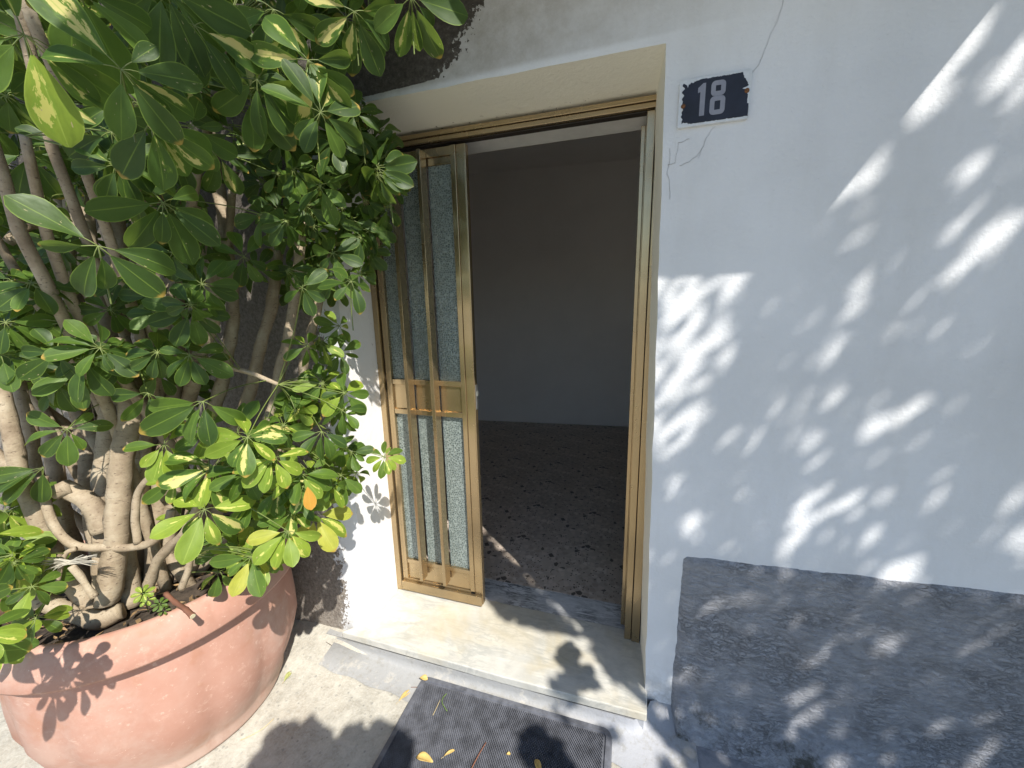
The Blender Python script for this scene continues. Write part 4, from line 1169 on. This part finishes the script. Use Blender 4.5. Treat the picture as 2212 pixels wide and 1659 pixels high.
# ------------------------------------------------------------------ the tree across the lane that dapples the wall
tree = empty('shade_tree', (0, 0, 0), 'leafy tree standing to the right of the doorway and dappling the wall', 'tree')
GAPS = [  # where the sun gets through to the wall: picture place, radius in metres
    (1815, 435, .026), (1850, 395, .028), (1895, 345, .020), (1910, 350, .014), (1975, 255, .020), (2000, 215, .022), (2020, 190, .028), (2060, 140, .030), (2085, 100, .030), (2110, 70, .018), (2040, 215, .020), (1985, 240, .016),
    (2130, 190, .016), (2165, 170, .020), (2185, 130, .026), (2205, 100, .030), (2190, 215, .036), (2210, 190, .036), (2110, 355, .020), (2100, 370, .016), (2085, 390, .012), (2180, 370, .016),
    (2115, 525, .034), (2145, 505, .022), (2185, 490, .026), (2205, 470, .024), (2055, 500, .016), (2075, 580, .024), (2055, 600, .014), (2150, 545, .016),
    (1850, 620, .020), (1870, 600, .016), (1825, 685, .020), (1910, 718, .016), (1975, 650, .018), (1982, 710, .014), (1765, 780, .022), (1800, 770, .016), (1690, 870, .020), (1670, 885, .014), (1770, 835, .026), (1745, 860, .022), (1800, 850, .018),
    (1735, 900, .018), (1725, 930, .020), (1760, 930, .014), (1930, 900, .022), (1905, 915, .016), (1880, 935, .014), (1890, 905, .016), (1495, 920, .026), (1515, 905, .022), (1550, 960, .022), (1575, 945, .016), (1593, 1025, .018), (1600, 1070, .014), (1615, 1075, .010),
    (2082, 962, .016), (2030, 710, .012), (1985, 880, .014), (1970, 960, .014), (1780, 1060, .018), (1750, 1080, .016), (1840, 1075, .030), (1830, 1095, .024), (1705, 1130, .022), (1760, 1120, .024), (1725, 1160, .022), (1700, 1185, .024), (1790, 1100, .020),
    (1905, 1080, .022), (1925, 1060, .016), (1890, 1150, .016), (1870, 1185, .020), (1945, 1225, .022), (1915, 1240, .020), (2060, 1140, .020), (2085, 1125, .018), (2120, 1110, .016), (2180, 1095, .030), (2200, 1075, .030), (2185, 1140, .022), (2160, 1165, .018), (2205, 1160, .030),
    (2210, 1205, .022), (2130, 1150, .014), (1640, 1150, .014), (1500, 1120, .022), (1510, 1160, .020), (1480, 1145, .018), (1600, 1180, .012), (1880, 1225, .018), (1440, 1290, .016), (1425, 1400, .014), (1620, 1300, .020), (1500, 1330, .012),
    (1690, 1240, .018), (1880, 1270, .018), (1980, 1275, .020), (1945, 1300, .016), (1925, 1385, .026), (1890, 1405, .018), (1765, 1400, .024), (1785, 1385, .016), (1745, 1430, .016), (1740, 1495, .030), (1710, 1505, .026), (1700, 1520, .018), (1930, 1480, .026), (1945, 1470, .020), (1870, 1510, .018),
    (2000, 1500, .016), (2090, 1400, .014), (2150, 1360, .012), (1580, 1490, .022), (1600, 1510, .020), (1610, 1480, .018), (1480, 1480, .022), (1520, 1465, .018), (2100, 1620, .028), (2120, 1600, .022), (2070, 1650, .020), (1900, 1590, .016), (1790, 1560, .014), (1560, 1560, .020), (1625, 1605, .014),
    (1680, 1600, .014), (1430, 1600, .03), (1470, 1640, .03), (1390, 1620, .04), (1350, 1600, .03), (2050, 1200, .012), (1560, 1240, .016), (2030, 1560, .014),
]
gaps = [(on(x, y, 1, 0.0), min(r * .9, .019)) for x, y, r in GAPS]
LIT = [(1420, 560), (1640, 560), (1600, 700), (1565, 800), (1540, 830), (1500, 960), (1420, 1000), (1400, 1000)]    # mostly sunlit patch beside the doorway
rt = random.Random(5)
for _ in range(250):
    gaps.append((Vector((rt.uniform(0.12, 1.6), 0, rt.uniform(-0.2, 1.75))), rt.uniform(.003, .013)))
for _ in range(90):
    gaps.append((Vector((rt.uniform(0.15, 1.5), 0, rt.uniform(-0.15, 1.0))), rt.uniform(.004, .013)))


def shadow_on_wall(P):
    t = P.y / SUN_TO.y
    return P - SUN_TO * t


TV = MB(); n_leaf = 0
grid = {}
for g, r in gaps: grid.setdefault((int(g.x * 5), int(g.z * 5)), []).append((g, r))


def blocked(q, ext):
    kx, kz = int(q.x * 5), int(q.z * 5)
    for ix in (-1, 0, 1):
        for iz in (-1, 0, 1):
            for g, r in grid.get((kx + ix, kz + iz), ()):
                dx, dz = q.x - g.x, q.z - g.z
                al = (dx * 0.542 + dz * 0.840); ac = -dx * 0.840 + dz * 0.542       # along / across the sun's track on the wall
                if (al / 1.55) ** 2 + ac ** 2 < (r * 0.60 + ext) ** 2: return True
    return False


def tleaf(P, d_, side, up, L, wr=0.27):
    w_ = L * wr
    TV.add([P - d_ * L * .5, P - d_ * L * .2 - side * w_ + up * .003, P + d_ * L * .2 - side * w_ * .85 + up * .002, P + d_ * L * .5 - up * .004, P + d_ * L * .2 + side * w_ * .85 + up * .002, P - d_ * L * .2 + side * w_ + up * .003, P - d_ * L * .15, P + d_ * L * .2],
           [(0, 1, 6, 5), (1, 2, 7, 6), (2, 3, 4, 7), (6, 7, 4, 5)], 0, [(0, 0.01), (.3, -1), (.7, -1), (1, 0), (.7, 1), (.3, 1), (.35, 0), (.7, 0)], rt.random())


tries = 0
while n_leaf < 30000 and tries < 150000:
    tries += 1
    X, Z = rt.uniform(-0.42, 2.3), rt.uniform(-1.1, 2.5)
    if 0.28 < Z < 1.35 and -0.34 < X < 0.03: pass
    elif X < (0.06 + min(0, max(Z - 0.30, -0.43)) * 0.95 if Z > -0.4 else -0.28) + 0.03 * noise.noise(Vector((X, Z * 9, 2))): continue
    if Z < 0.3 and X < 0.05 and noise.noise(Vector((X * 9, Z * 6, 4.2))) < 0.16: continue
    if Z < -0.33 and X < -0.10 and noise.noise(Vector((X * 6, Z * 4, 1.2))) < 0.15: continue
    W = Vector((X, 0, Z)); x, y, _ = view(W)
    s_ = rt.uniform(2.9, 4.0)
    if inpoly(x, y, LIT) and rt.random() > 0.07 + 0.30 * max(0, noise.noise(Vector((X * 16, Z * 11, 3)))): continue
    ext = 0.0125
    if blocked(W, ext): continue
    P = W + SUN_TO * s_
    d_ = Vector((rt.uniform(-1, 1), rt.uniform(-1, 1), rt.uniform(-1.0, .4))).normalized(); up = (Vector((rt.uniform(-.6, .6), rt.uniform(-.6, .6), .3)) + SUN_TO * 1.0).normalized(); side = d_.cross(up)
    if side.length < .2: continue
    side.normalize(); L = rt.uniform(.042, .058)
    tleaf(P, d_, side, up, L); n_leaf += 1
# leaves added behind the viewer, shaped to cast the viewer's shadow on the ground
SHADOW_BLOB = [([(540, 1659), (590, 1590), (640, 1570), (690, 1567), (700, 1590), (760, 1575), (830, 1570), (865, 1600), (890, 1650), (860, 1700), (800, 1660), (700, 1680), (600, 1720)], 170), ([(1125, 1590), (1170, 1575), (1210, 1620), (1230, 1690), (1140, 1640)], 45),
        ([(1180, 1410), (1215, 1400), (1235, 1440), (1270, 1475), (1230, 1490), (1195, 1470)], 16)]
BR_ = []
for poly, cnt in SHADOW_BLOB:
    c = 0
    x0, x1 = min(p[0] for p in poly), max(p[0] for p in poly); y0, y1 = min(p[1] for p in poly), max(p[1] for p in poly)
    while c < cnt:
        x, y = rt.uniform(x0, x1), rt.uniform(y0, y1)
        if not inpoly(x, y, poly): continue
        G = on(x, y, 2, -0.07); P = G + SUN_TO * rt.uniform(2.62, 2.85); c += 1
        d_ = Vector((rt.uniform(-1, 1), rt.uniform(-1, 1), rt.uniform(-1, .2))); up = (SUN_TO + Vector((rt.uniform(-.3, .3), rt.uniform(-.3, .3), rt.uniform(-.2, .2)))).normalized(); d_ = (d_ - up * d_.dot(up)).normalized(); side = d_.cross(up)
        L = rt.uniform(.07, .10)
        tleaf(P, d_, side, up, L, .3)
        BR_.append(P)
# leaves added out of view to shade the shrub's upper half, with sunny holes
c = 0
while c < 1500:
    W = Vector((rt.uniform(-2.6, -0.72), -0.6, rt.uniform(1.2, 2.75)))
    if W.z < 1.32 + 0.14 * noise.noise(W * 4): continue
    if noise.noise(Vector((W.x * 6.5, 2.7, W.z * 4.5))) > 0.0: continue
    if noise.noise(Vector((W.x * 13, 7.7, W.z * 9))) > 0.22: continue
    if any((W - q).length < r_ for q, r_ in SUNNY): continue
    P = W + SUN_TO * rt.uniform(1.5, 2.3)
    x, y, d2 = view(P)
    if d2 > 0.0 and -100 < x < 2300 and y > -120: continue
    if (P - CAM).length < 0.7: continue
    d_ = Vector((rt.uniform(-1, 1), rt.uniform(-1, 1), rt.uniform(-1, .4))).normalized(); up = (Vector((rt.uniform(-.6, .6), rt.uniform(-.6, .6), .3)) + SUN_TO).normalized(); side = d_.cross(up)
    if side.length < .2: continue
    side.normalize(); tleaf(P, d_, side, up, rt.uniform(.07, .10), .3); c += 1
b = MB(); k_ = bez([(2.95, -2.1, 2.9), (2.56, -1.35, 4.4), (1.57, -1.14, 4.22), (0.57, -1.05, 4.05), (-0.05, -1.25, 3.6), (-0.6, -1.4, 3.3)], 6); b.tube(k_, [.034 - .0009 * i for i in range(len(k_))], 7, lump=.3); b.build('branch', M['bark2'], tree, smooth=True)  # branch for these added leaves, routed to keep its own shadow out of view
TV.build('crown_and_added_leaves', TREELEAF, tree, smooth=True, kind='stuff')  # tree leaves together with the added shadow-casting ones
b = MB(); b.tube(bez([(3.55, -2.75, -0.12), (3.5, -2.7, 0.8), (3.35, -2.55, 1.7), (3.1, -2.3, 2.5), (2.9, -2.0, 3.1)], 6), [.13 - .0032 * i for i in range(25)], 12, lump=.3); b.build('trunk', M['bark2'], tree, smooth=True)
for tgt in ((2.2, -1.5, 2.9), (2.6, -1.3, 3.6), (1.9, -1.35, 2.2), (3.3, -1.6, 4.2), (2.4, -1.7, 4.3), (1.55, -1.4, 2.55), (1.0, -2.0, 2.45), (0.45, -1.95, 2.25)):
    b = MB(); s0 = Vector((3.1, -2.3, 2.5)); e_ = Vector(tgt); k_ = bez([s0, s0.lerp(e_, .5) + Vector((0, -.1, .22)), e_], 6); b.tube(k_, [(.022 if tgt[0] < 0.5 else .035) * (1 - i * (.068 if tgt[0] < 0.5 else .06)) for i in range(len(k_))], 7, lump=.3)
    b.build('branch', M['bark2'], tree, smooth=True)
